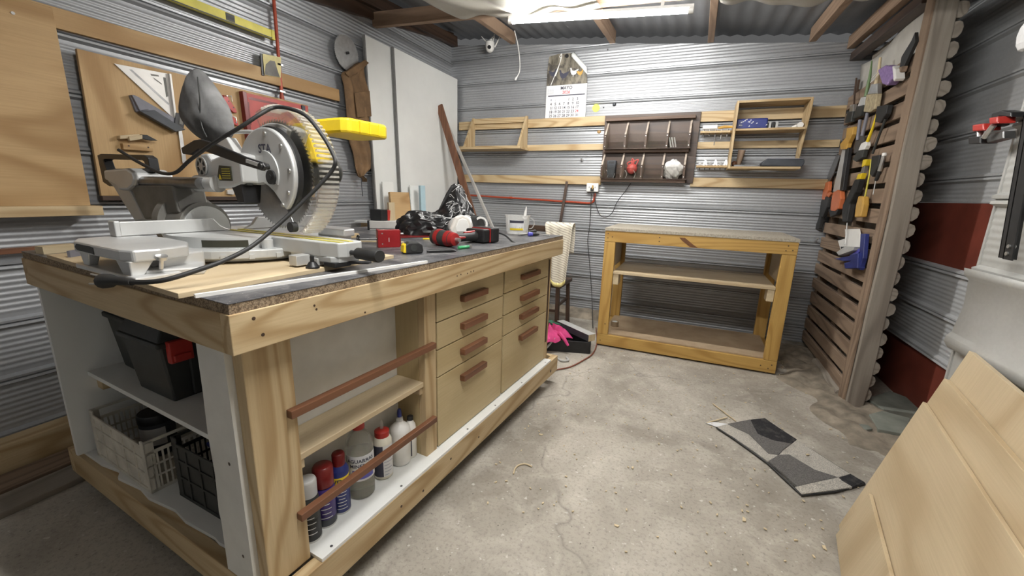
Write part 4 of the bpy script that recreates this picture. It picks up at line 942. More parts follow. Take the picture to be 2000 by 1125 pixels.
# aluminium straight edge with black end cap
t = bthing('box_level', 'silver box-section level with black end cap lying on edge', 'level', 1.37, 1.05, ZS, -.95)
MB().box(.012, .44, -.012, .012, 0, .055).build('level_body', 'alu_tool', t, bevel=.002); MB().box(0, .013, -.0135, .0135, -.0, .057).build('end_cap', 'black_plastic', t, bevel=.002)
MB().box(.012, .44, -.0125, -.0118, .006, .012).build('groove', 'steel_dark', t)
o = MB().prism([(0, 0), (.30, .03), (.33, .14), (.03, .12)], 0, .004).build('plastic_sheet', 'white_plastic'); solo(o, 'thin white plastic sheet lying by the box level', 'sheet', bench(1.28, .83, ZS), BROT-.5)
o = MB().box(0, .115, -.022, .022, 0, .019).build('wood_offcut', 'pine_x', bevel=.001); solo(o, 'small pale wood offcut lying behind the saw', 'offcut', bench(.955, .84, ZS), BROT-.55)
o = MB().box(0, .24, -.006, .006, 0, .006).build('wood_stick', 'pale_x'); solo(o, 'thin white stick lying on the bench beside the clamp', 'stick', bench(.90, .66, ZS), BROT-1.0)
o = MB().prism([(0, 0), (.24, .0), (.24, .008), (.0, .008)], 0, .02).build('purple_strip', 'grey_plastic'); solo(o, 'lavender plastic strip at the wall side of the bench', 'strip', bench(.02, .86, ZP), BROT+.6)
o = MB().box(0, .09, -.02, .02, 0, .026).build('wood_offcut', 'pale_x', bevel=.001); solo(o, 'short pale offcut at the left end of the bench', 'offcut', bench(.015, 1.10, ZS), BROT+.2)
# shelf and pieces between the bench and the left wall
sh = thing('side_shelf', 'narrow white shelf fixed behind the bench', 'shelf', (-2.5, 3.1, .99))
MB().box(-.14, .14, -.38, .42, -.018, 0).build('shelf_board', 'melamine', sh, bevel=.002)
for y in (-.3, .34): MB().prism([(-.14, -.018), (.12, -.018), (.10, -.04), (-.14, -.22)], y-.01, y+.01, 'xz').build('bracket', 'pine_x', sh)
t = thing('small_case', 'black and red small case behind the bench', 'case', (-2.47, 2.84, .99))
MB().box(-.06, .06, -.055, .03, 0, .095).build('case_body', 'black_plastic', t, bevel=.006); MB().box(-.06, .06, .03, .075, 0, .09).build('case_end', 'red_plastic', t, bevel=.006)
def leaner(name, label, cat, p, sx, sz, th, mat, yaw, tilt, cut=None):
    m = Matrix.Translation(p) @ Matrix.Rotation(yaw, 4, 'Z') @ Matrix.Rotation(tilt, 4, 'X')
    o = MB().box(-sx/2, sx/2, 0, th, 0, sz).build(name, mat, bevel=.0015); o.matrix_world = m; return tag(o, label, cat)
leaner('wood_block', 'square pine board leaning behind the bench', 'board', (-2.42, 3.08, .99), .20, .245, .03, 'ply_x', 1.25, -.14)
leaner('wood_block', 'narrow rounded pine stub behind the bench', 'offcut', (-2.40, 2.92, .99), .055, .155, .03, 'pale_z', 1.2, -.05)
leaner('blue_board', 'pale blue painted board offcut standing behind the bench', 'board', (-2.40, 3.38, .99), .05, .31, .04, 'lightblue', 1.1, -.04)
leaner('white_board', 'small white panel with pencil marks standing behind the bench', 'board', (-2.50, 3.45, .99), .20, .31, .012, 'melamine', 1.4, -.06)
leaner('white_board', 'small white panel behind the square pine board', 'board', (-2.54, 3.06, .99), .13, .33, .012, 'melamine', 1.45, -.05)

# ================================================================== LEFT WALL
XW = WX+.045          # face of the battens
bd = thing('plywood_cabinet', 'large knotty plywood board with a bottom ledge on the left wall', 'cabinet', (XW, .70, 1.1))
MB().box(0, .018, -.55, .325, .03, .865).build('board', 'ply_y', bd, bevel=.002)
MB().box(0, .075, -.55, .345, -.008, .036).build('ledge', 'pine_y', bd, bevel=.003)
MB().cyl((.0175, .20, .80), (.0215, .20, .80), .006, seg=12).build('screw', 'steel', bd)
pg = thing('tool_board', 'knotty plywood tool board hung on the left wall', 'tool board', (XW, 1.70, 1.18))
MB().prism([(-.62, .645), (.61, .64), (.61, .0), (-.63, 0)], 0, .018, 'yz').build('board', 'ply_z', pg, bevel=.002)
MB().box(-.004, .026, -.63, .61, -.022, 0).build('bottom_rail', 'dark_y', pg, bevel=.002)
MB().cyl((.017, -.05, .30), (.022, -.05, .30), .005, seg=10).build('hook', 'steel', pg)
XT = XW+.018          # face of the tool board
# aluminium speed square
def on_board(u, v, x=XT): p = at_x(u, v, x); return (p.y, p.z)
def outline(px, x=XT): return [on_board(u, v, x) for u, v in px]
def wtool(name, label, cat, c, x=XT, group='tools on the plywood board'):
    return thing(name, label, cat, (x, c[0], c[1]), 0, group)
def part(t, name, px, d0, d1, mat, bevel=.001, parent=None, x=None):
    x = t.location.x if x is None else x
    pts = [(a-t.location.y, b-t.location.z) for a, b in outline(px, x)]
    return MB().prism(pts, d0, d1, 'yz').build(name, mat, parent or t, bevel=bevel)
c = on_board(300, 165); t = wtool('speed_square', 'aluminium triangle square hanging on the tool board', 'square', c)
pl_ = part(t, 'plate', [(221, 124), (326, 144), (337, 231)], .002, .007, 'alu_tool')
part(t, 'slot', [(251, 136), (256, 136), (329, 202), (328, 206)], .0068, .0076, 'steel_dark', 0, pl_)
part(t, 'slot', [(317, 151), (322, 152), (327, 188), (323, 190)], .0068, .0076, 'saw_dark', 0, pl_)
part(t, 'slot', [(292, 144), (308, 147), (309, 150), (294, 148)], .0068, .0076, 'saw_dark', 0, pl_)
part(t, 'slot', [(297, 151), (314, 163), (315, 166), (300, 155)], .0068, .0076, 'saw_dark', 0, pl_)
part(t, 'fence_lip', [(326, 144), (330, 145), (341, 230), (337, 231)], .0, .022, 'alu_tool')
c = on_board(300, 230); t = wtool('saddle_square', 'lavender grey angled plastic gauge on the tool board', 'gauge', c)
part(t, 'face', [(250, 186), (264, 188), (340, 232), (348, 256), (262, 218)], .0, .018, 'grey_plastic', .003)
part(t, 'wedge', [(262, 218), (292, 216), (352, 254), (333, 258)], .015, .05, 'dark_slate', .003)
part(t, 'top_step', [(250, 186), (257, 187), (284, 214), (266, 217)], .016, .034, 'grey_plastic', .002)
c = on_board(345, 240); t = wtool('bar_clamp', 'black slide caliper with steel scale bar on the tool board', 'caliper', c)
part(t, 'scale_bar', [(346, 252), (353, 251), (363, 318), (355, 319)], .004, .009, 'steel')
part(t, 'slide_body', [(338, 220), (357, 224), (358, 229), (353, 252), (336, 245)], .003, .026, 'black_plastic', .003)
part(t, 'slide_screen', [(345, 227), (353, 228), (351, 244), (344, 242)], .026, .028, 'saw_dark', 0)
c = on_board(260, 272); t = wtool('marking_knife', 'wooden tool rest holding a black bladed knife on the tool board', 'knife', c)
part(t, 'rest_strip', [(228, 265), (266, 262), (266, 270), (228, 272)], .0, .03, 'plylight_y', .002)
part(t, 'handle', [(243, 267), (270, 264), (270, 272), (245, 276)], .02, .04, 'pale_y', .003)
part(t, 'knife_blade', [(268, 263), (280, 264), (301, 275), (288, 275), (268, 271)], .022, .036, 'black_plastic', .002)
part(t, 'lower_block', [(234, 280), (294, 284), (294, 296), (236, 292)], .0, .025, 'ply_y', .002)
for px in ((246, 285), (284, 288)):
    p = on_board(*px); MB().cyl((.024, p[0]-c[0], p[1]-c[1]), (.0265, p[0]-c[0], p[1]-c[1]), .004, seg=10).build('screw_hole', 'dark_y', t)
for i, (px, lab) in enumerate((([(432, 186), (438, 186), (457, 214), (459, 221), (452, 220), (434, 203)], 'upper small red clamp on the tool board'), ([(441, 222), (447, 224), (461, 238), (462, 247), (455, 244), (442, 234)], 'lower small red clamp on the tool board'))):
    c = on_board(*px[0]); t = wtool('small_clamp', lab, 'clamp', c)
    part(t, 'clamp_jaw', px, .004, .02, 'red_plastic', .002)
    a = on_board(px[0][0]+2, px[0][1]+2); MB().cyl((.0, a[0]-c[0], a[1]-c[1]), (.045, a[0]-c[0], a[1]-c[1]), .003, seg=8).build('clamp_pin', 'steel', t, smooth=True)
    for f_ in (.35, .7):
        q = on_board(px[0][0]+(px[3][0]-px[0][0])*f_+1, px[0][1]+(px[3][1]-px[0][1])*f_); MB().cyl((.0195, q[0]-c[0], q[1]-c[1]), (.0208, q[0]-c[0], q[1]-c[1]), .0035, seg=10).build('clamp_hole', 'black_plastic', t)
    b = on_board(px[0][0]+16, px[0][1]+2 if i == 0 else px[0][1]+8)
    MB().tube([(.012, a[0]-c[0], a[1]-c[1]), (.02, b[0]-c[0], b[1]-c[1]), (.02, b[0]-c[0], b[1]-c[1]-.03)], .0025, 8).build('clamp_rod', 'steel', t, smooth=True)
c = on_board(480, 240); t = wtool('red_square_guide', 'red square plastic layout guide with slots on the tool board', 'guide', c)
part(t, 'plate', [(472, 180), (600, 208), (592, 296), (486, 290)], .002, .010, 'red_tool')
part(t, 'lip', [(466, 178), (474, 181), (489, 294), (481, 294)], .0, .035, 'red_dark', .002)
part(t, 'slot', [(482, 192), (488, 190), (540, 202), (540, 206), (487, 195)], .0098, .0106, 'red_dark', 0)
part(t, 'slot', [(480, 198), (484, 200), (489, 244), (485, 244)], .0098, .0106, 'red_dark', 0)
c = on_board(444, 375); t = wtool('steel_bracket', 'small steel plate screwed low on the tool board', 'plate', c)
part(t, 'plate', [(441, 371), (456, 369), (454, 380), (442, 379)], .0, .014, 'alu_tool')
o = MB().box(0, .02, -.028, .0, -.02, .02).build('plastic_plug', 'dark_slate', bevel=.004); solo(o, 'dark plug at the right corner of the red guide', 'plug', (XT, *on_board(593, 213)))
# long yellow spirit level
p0 = at_x(352, -1, XW); p1 = at_x(531, 69, XW)
lv = thing('spirit_level', 'long yellow spirit level hanging high on the left wall', 'level', (XW, p0.y, 2.20))
L_ = p1.y-p0.y
MB().box(0, .022, -.62, L_, -.028, .026).build('level_bar', 'yellow_level', lv, bevel=.003)
MB().box(.022, .024, -.62, L_, -.026, -.020).build('level_edge', 'black_plastic', lv)
MB().box(-.001, .0235, L_*.42, L_*.52, -.018, .022).build('vial_window', 'black_plastic', lv, bevel=.002); MB().cyl((.0245, L_*.435, .0), (.0245, L_*.505, .0), .008, seg=12).build('vial', 'clear', lv, smooth=True)
MB().box(-.002, .025, L_-.02, L_+.004, -.03, .028).build('end_cap', 'yellow_level', lv, bevel=.003)
# card and conduit
t = thing('picture_card', 'small yellow card with a grey animal print on the wall', 'card', (XW, *on_board(528, 128, XW)))
part(t, 'card', [(511, 105), (548, 112), (548, 152), (514, 146)], .0, .004, 'card', 0)
part(t, 'print', [(518, 126), (527, 118), (536, 120), (542, 140), (546, 151), (516, 146)], .004, .0045, 'saw_dark', 0)
part(t, 'edge', [(508, 104), (512, 105), (516, 148), (511, 147)], -.004, .004, 'black_plastic', 0)
a = at_x(534, -12, XW-.01); b = at_x(551, 196, XW-.01)
t = thing('wall_conduit', 'vertical orange red conduit on the left wall', 'conduit', (XW-.01, b.y, b.z))
MB().tube([(0, a.y-b.y, a.z-b.z+.3), (0, (a.y-b.y)*.5, (a.z-b.z)*.5), (0, 0, 0)], .0105, 12).build('pipe', 'conduit', t, smooth=True)
MB().cyl((0, 0, -.005), (0, 0, .03), .0145, seg=14).build('pipe_socket', 'conduit', t, smooth=True)
for f_ in (.06, .32): MB().box(-.012, .014, -.02, .02, (a.z-b.z)*f_+.01, (a.z-b.z)*f_+.022).build('pipe_clip', 'steel', t)
# saw blade and leather apron on a peg
c = on_board(675, 104, XW); n = 60; pts = []
for i in range(n):
    for fr, r in ((0, .121), (.4, .128), (.6, .12)): ang = 2*PI*(i+fr)/n; pts.append((r*math.cos(ang), r*math.sin(ang)))
t = thing('saw_blade', 'round steel saw blade hanging above the leather apron', 'saw blade', (XW, *c))
MB().prism(pts, .010, .013, 'yz').build('blade_disc', 'steel', t); MB().cyl((.0, 0, 0), (.03, 0, 0), .010, seg=14).build('peg', 'black_plastic', t, smooth=True)
px = [(662, 143), (672, 140), (690, 126), (705, 118), (712, 124), (706, 136), (712, 160), (719, 185), (722, 240), (718, 262), (724, 300), (722, 330), (697, 347), (690, 330), (686, 300), (672, 262), (668, 200), (667, 165)]
c = on_board(694, 130, XW)
t = thing('leather_apron', 'brown leather work apron hanging folded on a peg', 'apron', (XW, *c))
P = [(a_-c[0], b_-c[1]) for a_, b_ in outline(px, XW)]
def apron_pt(a, b):
    z = .03-.93*b; ys = []
    for i in range(len(P)):
        (y0, z0), (y1, z1) = P[i], P[(i+1) % len(P)]
        if (z0-z)*(z1-z) < 0: ys.append(y0+(y1-y0)*(z-z0)/(z1-z0))
    lo, hi = (min(ys), max(ys)) if len(ys) > 1 else (0, .01)
    d = .02+.022*math.sin(PI*a)+.013*math.sin(a*9+b*3)*min(1, b*4)+.008*math.sin(a*19-b*11)
    return (d, lo+(hi-lo)*a, z)
MB().grid(apron_pt, 18, 40).build('apron_body', 'leather', t, smooth=True, angle=80, solid=.006)
part(t, 'bib_flap', [(664, 143), (690, 126), (703, 118), (711, 124), (700, 134), (684, 146), (672, 152)], .045, .055, 'leather', .003)
part(t, 'pocket', [(682, 182), (712, 178), (716, 228), (688, 230)], .048, .056, 'leather', .003)
MB().tube(spline([(.03, -.02, -.75), (.03, -.028, -.9), (.03, -.02, -1.02)], 5), .003, 8).build('apron_tie', 'dark_slate', t, smooth=True)
# two tall white panels leaning on the wall
t = thing('melamine_sheet', 'tall white board leaning on the left wall behind the apron', 'panel', (XW+.02, 3.0, .5), 0, 'white boards leaning on the wall')
MB().prism([(-.10, 1.965), (.30, 1.965), (.30, 0), (-.02, 0)], 0, .016, 'yz').build('board', 'melamine', t); MB().prism([(-.115, 1.965), (-.10, 1.965), (-.02, 0), (-.035, 0)], -.004, .017, 'yz').build('board_edge', 'mel_edge', t)
t = thing('melamine_sheet', 'wide white board in front, reaching the corner', 'panel', (XW+.05, 3.2, .5), 0, 'white boards leaning on the wall')
MB().prism([(.02, 1.965), (1.09, 1.965), (1.09, 0), (.085, 0)], 0, .016, 'yz').build('board', 'melamine', t); MB().prism([(.0, 1.965), (.02, 1.965), (.085, 0), (.065, 0)], -.004, .017, 'yz').build('board_edge', 'mel_edge', t)
# leaning plank and stick in the corner
a = at_x(858, 206, -2.57); b = at_y(921, 412, 4.0)
def lean(name, label, cat, p0, p1, wd, th, mat, up): 
    p0 = Vector(p0); p1 = Vector(p1); o = MB().beam(Vector((0, 0, 0)), p1-p0, wd, th, up).build(name, mat, bevel=.002); return solo(o, label, cat, p0)
d = (a-Vector((-2.06, 3.98, .02)));
def ground(p1, p0):
    """extend the line from the top point through a second point down to the floor"""
    p1 = Vector(p1); p0 = Vector(p0); d = p0-p1; return p1+d*((.012-p1.z)/d.z)
pa = at_x(858, 206, -2.56); lean('leaning_plank', 'reddish brown plank leaning in the far left corner', 'plank', ground(pa, at_y(921, 412, 3.90)), pa, .075, .022, 'red_z', (0, 1, .2))
pa = at_x(871, 236, -2.555); lean('leaning_stick', 'long pale aluminium stick leaning beside the brown plank', 'stick', ground(pa, at_y(957, 432, 3.95)), pa, .028, .02, 'alu_tool', (0, 1, .2))

# ================================================================== BACK WALL
YB = WY-.042          # face of the battens
def bpt(u, v, y=YB): return at_y(u, v, y)
# angled pine frame bracket
t = thing('wall_bracket', 'pine wall bracket with two slanted sides on the back battens', 'bracket', (-2.06, YB, 1.735))
for x in (-.30, .335):
    MB().prism([(-.235, -.01), (0, -.01), (0, .315), (-.03, .315)], x-.012, x+.012, 'yz').build('side', 'pine_z', t, bevel=.002)
MB().box(-.31, .345, -.024, 0, .255, .31).build('top_rail', 'pine_x', t, bevel=.002)
MB().box(-.345, .36, -.235, 0, -.032, -.010).build('ledge', 'pine_x', t, bevel=.002)
# calendar
t = thing('wall_calendar', 'wall calendar reading MAYO 2026 with a farmyard picture', 'calendar', (-1.32, WY-.022, 2.02))
W2 = .212
MB().box(-W2, W2, -.004, 0, 0, .315).build('date_page', 'paper', t)
def pic(a, b):
    x = -W2+2*W2*a; z = .315+.30*b; k = max(0, a-(1.62-b*.95)) if b > .2 else 0
    k = min(k, .6); x2 = x-.30*k; z2 = z-.02*k
    return (x2, -.006-.16*k*(1-k), z2)
def clip(a, b): return a <= 1.0
px = [(-W2, .316), (W2, .316), (W2*.96, .40), (W2*.72, .48), (.03, .575), (.05, .60), (-.10, .605), (-W2*.93, .588), (-W2*.985, .47)]
MB().prism(px, -.006, -.003, 'xz').build('picture_page', 'picture', t)
def curl(a, b):
    p = Vector((.035, 0, .56)).lerp(Vector((W2*.965, 0, .395)), a); q = Vector((.062, 0, .605)).lerp(Vector((W2*.93, 0, .46)), a)
    m = p.lerp(q, b); return (m.x, -.006-.03*math.sin(PI*b)*(1-a)-.012*(1-b)*(1-a), m.z)
MB().grid(curl, 10, 6).build('curled_corner', 'paper_back', t, smooth=True, solid=.001)
def ell(cx, cz, rx, rz_, n=14, k=0): return [(cx+rx*math.cos(2*PI*i/n+k), cz+rz_*math.sin(2*PI*i/n+k)) for i in range(n)]
def fowl(name, mat, cx, cz, s, flip):
    """printed hen: body, neck, head, tail and legs as one flat outline group"""
    f_ = -1 if flip else 1; q = lambda a, b: (cx+f_*a*s, cz+b*s)
    MB().prism([q(-.9, .1), (cx-f_*1.25*s, cz+.75*s), q(-.55, .55), q(-.1, .38), q(.35, .55), q(.5, 1.05), q(.75, 1.15), q(.9, .95), q(.78, .75), q(.72, .2), q(.45, -.35), q(.12, -.5), q(.1, -.9), q(-.02, -.9), q(-.05, -.52), q(-.5, -.4)], -.0068, -.006, 'xz').build(name, mat, t)
fowl('dark_fowl_print', 'ink', -.145, .425, .042, False); fowl('dark_fowl_print', 'ink', -.04, .40, .05, True)
fowl('white_fowl_print', 'print_white', .065, .42, .042, True); fowl('brown_fowl_print', 'amber', .135, .41, .034, False)
mb = MB(); yy = -.0048
def ct(s, size, x, z, mat_mb, anchor=.5): 
    wd = text_w(s, size); add_text(mat_mb, s, size, lambda a, b: (x-wd*anchor+a, yy, z+b))
mm = MB(); ct('MAYO', .043, 0, .272, mm); mm.build('month_lettering', 'ink', t); ct('2026', .041, 0, .232, mbr := MB()); mbr.build('year_lettering', 'ink_red', t)
rows = [['', '', '', '', '1', '2', '3'], ['4', '5', '6', '7', '8', '9', '10'], ['11', '12', '13', '14', '15', '16', '17'], ['18', '19', '20', '21', '22', '23', '24'], ['25', '26', '27', '28', '29', '30', '31']]
red = MB(); grey = MB()
for r, row in enumerate(rows):
    for c_, s in enumerate(row):
        if s: ct(s, .036, -.155+.046*c_, .165-.038*r, red if s in ('24',) else mb)
grey.prism(ell(-.155, .178, .009, .010), -.0049, -.0044, 'xz')
for c_, s in enumerate(('(', '(', ')')): ct(s, .030, -.109+.046*c_, .166, grey)
mb.build('day_lettering', 'ink', t); red.build('holiday_lettering', 'ink_red', t); grey.build('moon_symbols', 'ink_grey', t)
MB().box(-W2*.9, W2*.92, -.0048, -.004, .212, .222).build('weekday_bar', 'ink', t)
mb = MB()
for x in (-.165, .165):
    for k in range(5):
        for j in range(6): mb.box(x-.032+.011*j, x-.026+.011*j, -.0047, -.004, .236+.011*k, .241+.011*k)
mb.build('mini_months', 'ink_grey', t)['kind'] = 'stuff'
mb = MB()
for k in range(8): mb.box(.13, W2*.92, -.0046, -.004, .025+.022*k, .0262+.022*k)
mb.build('note_lines', 'ink_grey', t)['kind'] = 'stuff'
MB().tube(spline([(-.165, -.010, .318), (-.12, -.014, .42), (-.075, -.014, .53), (-.065, -.012, .60), (-.085, -.012, .575), (-.072, -.013, .555), (-.10, -.014, .45), (-.12, -.012, .40)], 6), .0035, 6).build('hanging_cord', 'white_plastic', t, smooth=True)
MB().cyl((-.012, -.016, .577), (-.012, -.004, .577), .018, seg=18).build('magnet', 'black_plastic', t, smooth=True)
# sticky note, magnets and hooks
o = MB().cyl((0, -.002, 0), (0, 0, 0), .038, seg=9).build('sticky_note', 'note'); solo(o, 'small neon yellow sticky note beside the calendar', 'note', bpt(1164, 211, WY-.006)); o.rotation_euler[1] = .2
def knob(name, label, cat, u, v, mat, r=.018, d=.022):
    o = MB().cyl((0, -d, 0), (0, 0, 0), r*.8, r, seg=16).cyl((0, -d-.004, 0), (0, -d, 0), r*.5, r*.8, seg=16).build(name, mat, smooth=True); return solo(o, label, cat, bpt(u, v, WY-.004))
knob('round_magnet', 'dark round magnet on the wall right of the calendar', 'magnet', 1200, 204, 'dark_slate')
knob('small_pin', 'tiny dark pin between the note and the magnet', 'pin', 1179, 210, 'black_plastic', .006, .008)
knob('wall_bolt', 'small bolt head high on the back wall', 'bolt', 1187, 97, 'steel_dark', .007, .01)
knob('wooden_tag', 'small round wooden tag hanging beside the dark rack', 'tag', 1170, 257, 'ply_z', .02, .006)
knob('metal_hook', 'little grey hook under the middle batten', 'hook', 1137, 312, 'steel', .014, .03)
# dark stained bin rack with clear fronts
rk = thing('bin_rack', 'dark stained wooden rack with eight clear-fronted bins', 'rack', (-.47, YB, 1.395))
MB().box(-.43, .43, -.016, 0, 0, .625).build('back_board', 'dark_x', rk, bevel=.002)
RW = .395
for z, x1 in ((.565, .39), (.275, .365), (.0, .365)):
    MB().box(-RW-.015, x1, -.075 if z else -.10, -.016, z, z+.028).build('rail', 'grey_dark_x' if 'grey_dark_x' in M else 'dark_x', rk, bevel=.002)
for row, (z0, sl) in enumerate(((.305, 0), (.03, 0))):
    for i in range(5):
        x = -RW+.006+i*.187-(.012 if row else 0)
        MB().prism([(-.016, z0), (-.13, z0), (-.138, z0+.125), (-.016, z0+.255)], x-.008, x+.008, 'yz').build('divider', 'greydark', rk, bevel=.001)
        MB().prism([(-.131, z0), (-.1325, z0), (-.1405, z0+.125), (-.139, z0+.125)], x-.009, x+.009, 'yz').build('front_strip', 'dark_z', rk)
        for zz in (.02, .108): MB().cyl((x, -.138-.006*zz/.108, z0+zz), (x, -.142-.006*zz/.108, z0+zz), .004, seg=8).build('screw', 'steel', rk)
    MB().box(-RW, RW-.02, -.13, -.016, z0-.004, z0+.004).build('bin_floor', 'dark_x', rk)
    for i in range(4):
        x = -RW+.006+i*.187-(.012 if row else 0)
        MB().prism([(-.1335, z0), (-.1352, z0), (-.1432, z0+.128), (-.1415, z0+.128)], x+.009, x+.178, 'yz').build('clear_front', 'clear', rk)
def rack_pt(i, row, dx=.09, dy=-.07): return Vector((-.47-RW+.006+i*.187+dx-(.012 if row else 0), YB+dy, 1.395+(.03, .305)[1-row]+.004))
t = thing('grey_holder', 'dark grey plastic holder standing in the lower left bin', 'holder', rack_pt(0, 1, .085))
MB().hexa([(-.035, -.03, 0), (.035, -.03, 0), (.035, .03, 0), (-.035, .03, 0)], [(-.043, -.04, .165), (.043, -.04, .165), (.043, .03, .165), (-.043, .03, .165)]).build('holder_body', 'dark_slate', t, bevel=.006); MB().box(-.028, .028, -.041, .01, .135, .155).build('mouth', 'black_plastic', t)
t = thing('red_strap_bundle', 'crumpled red strap bundle in the second lower bin', 'strap', rack_pt(1, 1, .09))
rn = random.Random(5)
MB().ball((0, 0, .09), .05, .035, .05, 14, 10).build('bundle', 'red_tool', t, smooth=True)
for k in range(5):
    a = rn.uniform(0, 6.28); MB().tube(spline([(.03*math.cos(a), -.01, .10), (.06*math.cos(a), -.02, .14+.01*k), (.02*math.cos(a+1), -.02, .155), (-.03*math.cos(a), -.01, .11)], 5), .006, 6).build('strap_loop', 'red_tool', t, smooth=True)
t = thing('plastic_bag', 'crumpled white plastic bag in the lower right bin', 'bag', rack_pt(3, 1, .09))
def crump(r, seed):
    rn = random.Random(seed); ph = [rn.uniform(0, 6) for _ in range(8)]
    def fn(a, b):
        th = 2*PI*a; p = PI*(b-.5); k = r*(1+.13*math.sin(3*th+ph[0]+4*p)+.1*math.sin(7*th+ph[1])*math.cos(5*p+ph[2])+.07*math.sin(11*th+9*p+ph[3]))
        return (k*math.cos(p)*math.cos(th), k*.62*math.cos(p)*math.sin(th), r+k*math.sin(p)*.95)
    return fn
MB().grid(crump(.082, 4), 48, 24).build('bag_film', 'paper', t, smooth=True, angle=50)
t = thing('clear_pouch', 'clear packet of small parts in the upper right bin', 'packet', rack_pt(3, 0, .06))
for k in range(3): MB().beam((-.02+.02*k, -.03, .004), (-.045+.022*k, -.035, .09), .012, .003, (0, 1, 0)).build('strip', 'grey_light', t)
for k in range(4):
    o = MB().tube(spline([(0, 0, 0), (.01, .0, .04), (-.01, .0, .075)], 4), .002, 6).build('small_wire', 'print_white'); solo(o, ('bright wire end in the lower left bin, left of the grey holder', 'bright wire end left of the red strap bundle', 'bright wire end right of the red strap bundle', 'bright wire end right of the grey holder')[k], 'wire', rack_pt((0, 1, 1, 0)[k], 1, (.05, .04, .12, .11)[k], -.10), None, 'wire ends in the bins')
# drill bit shelves between rack and cabinet
def bit_shelf(label, u0, v0, u1, n, long):
    a = bpt(u0, v0, YB-.10); b = bpt(u1, v0, YB-.10)
    t = thing('bit_shelf', label, 'shelf', (a.x, YB, a.z)); L = b.x-a.x
    MB().prism([(0, 0), (L+.06, 0), (L+.06, -.04), (L+.01, -.105), (0, -.105)], -.018, .0).build('shelf_board', 'pine_x', t, bevel=.002)
    for i in range(n):
        x = .03+(L-.04)*i/max(1, n-1); ln = (.035, .02, .10, .05, .03, .045)[i % 6] if long else .02
        o = MB().cyl((x, -.07, -.018-ln), (x, -.07, .002), .004, seg=8).cyl((x, -.07, .002), (x, -.07, .012), .007, .0055, seg=8).build('bit', 'steel_dark', t, smooth=True)
        if not long: MB().prism([(x-.02, .001), (x+.02, .001), (x+.006, .03+.02*(i % 2)), (x-.006, .03+.02*(i % 2))], -.075, -.065, 'xz').build('router_bit', 'steel' if i % 2 else 'steel_dark', t, bevel=.001)
    return t
bit_shelf('upper drill bit shelf between rack and wall cabinet', 1368, 256, 1424, 5, True)
bit_shelf('lower router bit shelf between rack and wall cabinet', 1360, 323, 1420, 6, False)
o = MB().box(0, .12, -.02, .02, 0, .035).build('glue_box', 'white_plastic', bevel=.006); p = bpt(1372, 253, YB-.06); solo(o, 'white tube lying on the upper bit shelf', 'tube', p)
o = MB().tube([(0, 0, .012), (.05, 0, .02), (.11, .0, .018), (.15, 0, .02)], [.010, .014, .010, .014], 10).build('yellow_clip', 'amber', smooth=True); p = bpt(1402, 253, YB-.06); solo(o, 'yellow plastic clip on the upper bit shelf', 'clip', p)
# pine wall cabinet
cb_ = thing('wall_cabinet', 'open pine wall cabinet with one shelf on the back battens', 'cabinet', (.49, YB, 1.515))
CWD, CHT, CDP = .265, .54, .22
for s in (-1, 1):
    pr = [(-CDP, 0), (0, 0), (0, CHT), (-CDP, CHT)] if s < 0 else [(-.06, 0.03), (0, .03), (0, CHT), (-CDP, CHT), (-CDP, CHT-.08)]
    MB().prism(pr, min(s*CWD, s*(CWD-.018)), max(s*CWD, s*(CWD-.018)), 'yz').build('side', 'pine_z', cb_, bevel=.002)
MB().box(-CWD+.018, CWD-.018, -CDP, 0, CHT-.018, CHT).build('top', 'pine_x', cb_, bevel=.002)
MB().box(-CWD+.018, .26, -CDP, 0, 0, .018).build('bottom', 'pine_x', cb_, bevel=.002)
MB().box(-CWD+.018, CWD-.018, -CDP+.005, 0, .305, .322).build('shelf', 'pine_x', cb_, bevel=.002)
t = thing('storage_case', 'navy printed case on the cabinet shelf', 'case', (.36, YB-.12, 1.837))
MB().box(-.115, .115, -.05, .05, 0, .085).build('case_body', 'blue', t, bevel=.01)
mb = MB(); rn = random.Random(8)
for k in range(16): x, z = -.1+.2*rn.random(), .012+.06*rn.random(); mb.prism([(x, z), (x+.014, z+.003), (x+.008, z+.012)], -.0508, -.0502, 'xz')
mb.build('print_spots', 'print_white', t)['kind'] = 'stuff'
for k, m in enumerate(('grey_light', 'black_plastic', 'grey_light')):
    o = MB().box(-.009, .009, -.03, .03, 0, .055).build('small_battery_box', m, bevel=.003); solo(o, ('first grey slim box right of the navy case', 'black slim box between two grey ones', 'second grey slim box on the cabinet shelf')[k], 'box', (.495+.025*k, YB-.12, 1.837), None, 'slim boxes on the cabinet shelf')
o = MB().cyl((0, -.03, .022), (.0, .01, .022), .022, seg=20).cyl((-.02, 0, .02), (-.05, .01, .012), .012, .005, seg=12).build('white_nozzle', 'white_plastic', smooth=True); solo(o, 'white round nozzle at the right end of the cabinet shelf', 'nozzle', (.705, YB-.14, 1.837))
t = thing('plane_tool', 'dark plane with brown knob in the lower cabinet', 'hand tool', (.36, YB-.12, 1.533))
MB().box(-.09, .10, -.03, .03, 0, .02).build('sole', 'steel_dark', t, bevel=.003); MB().tube([(-.05, 0, .02), (-.05, 0, .05), (-.04, 0, .14)], [.016, .022, .03], 12).build('tote', 'grey_z', t, smooth=True); MB().ball((-.085, 0, .03), .022, seg=12, rings=8).build('knob', 'red_y', t, smooth=True)
t = thing('black_case', 'black tool case lying on the cabinet floor', 'case', (.625, YB-.15, 1.533))
MB().prism([(-.15, .005), (.135, .0), (.145, .03), (.14, .055), (-.12, .062), (-.155, .03)], -.075, .075, 'xz').build('case_body', 'dark_slate', t, bevel=.006)
MB().box(-.12, .14, -.07, .07, .058, .064).build('case_lid', 'grey_plastic', t, bevel=.003)
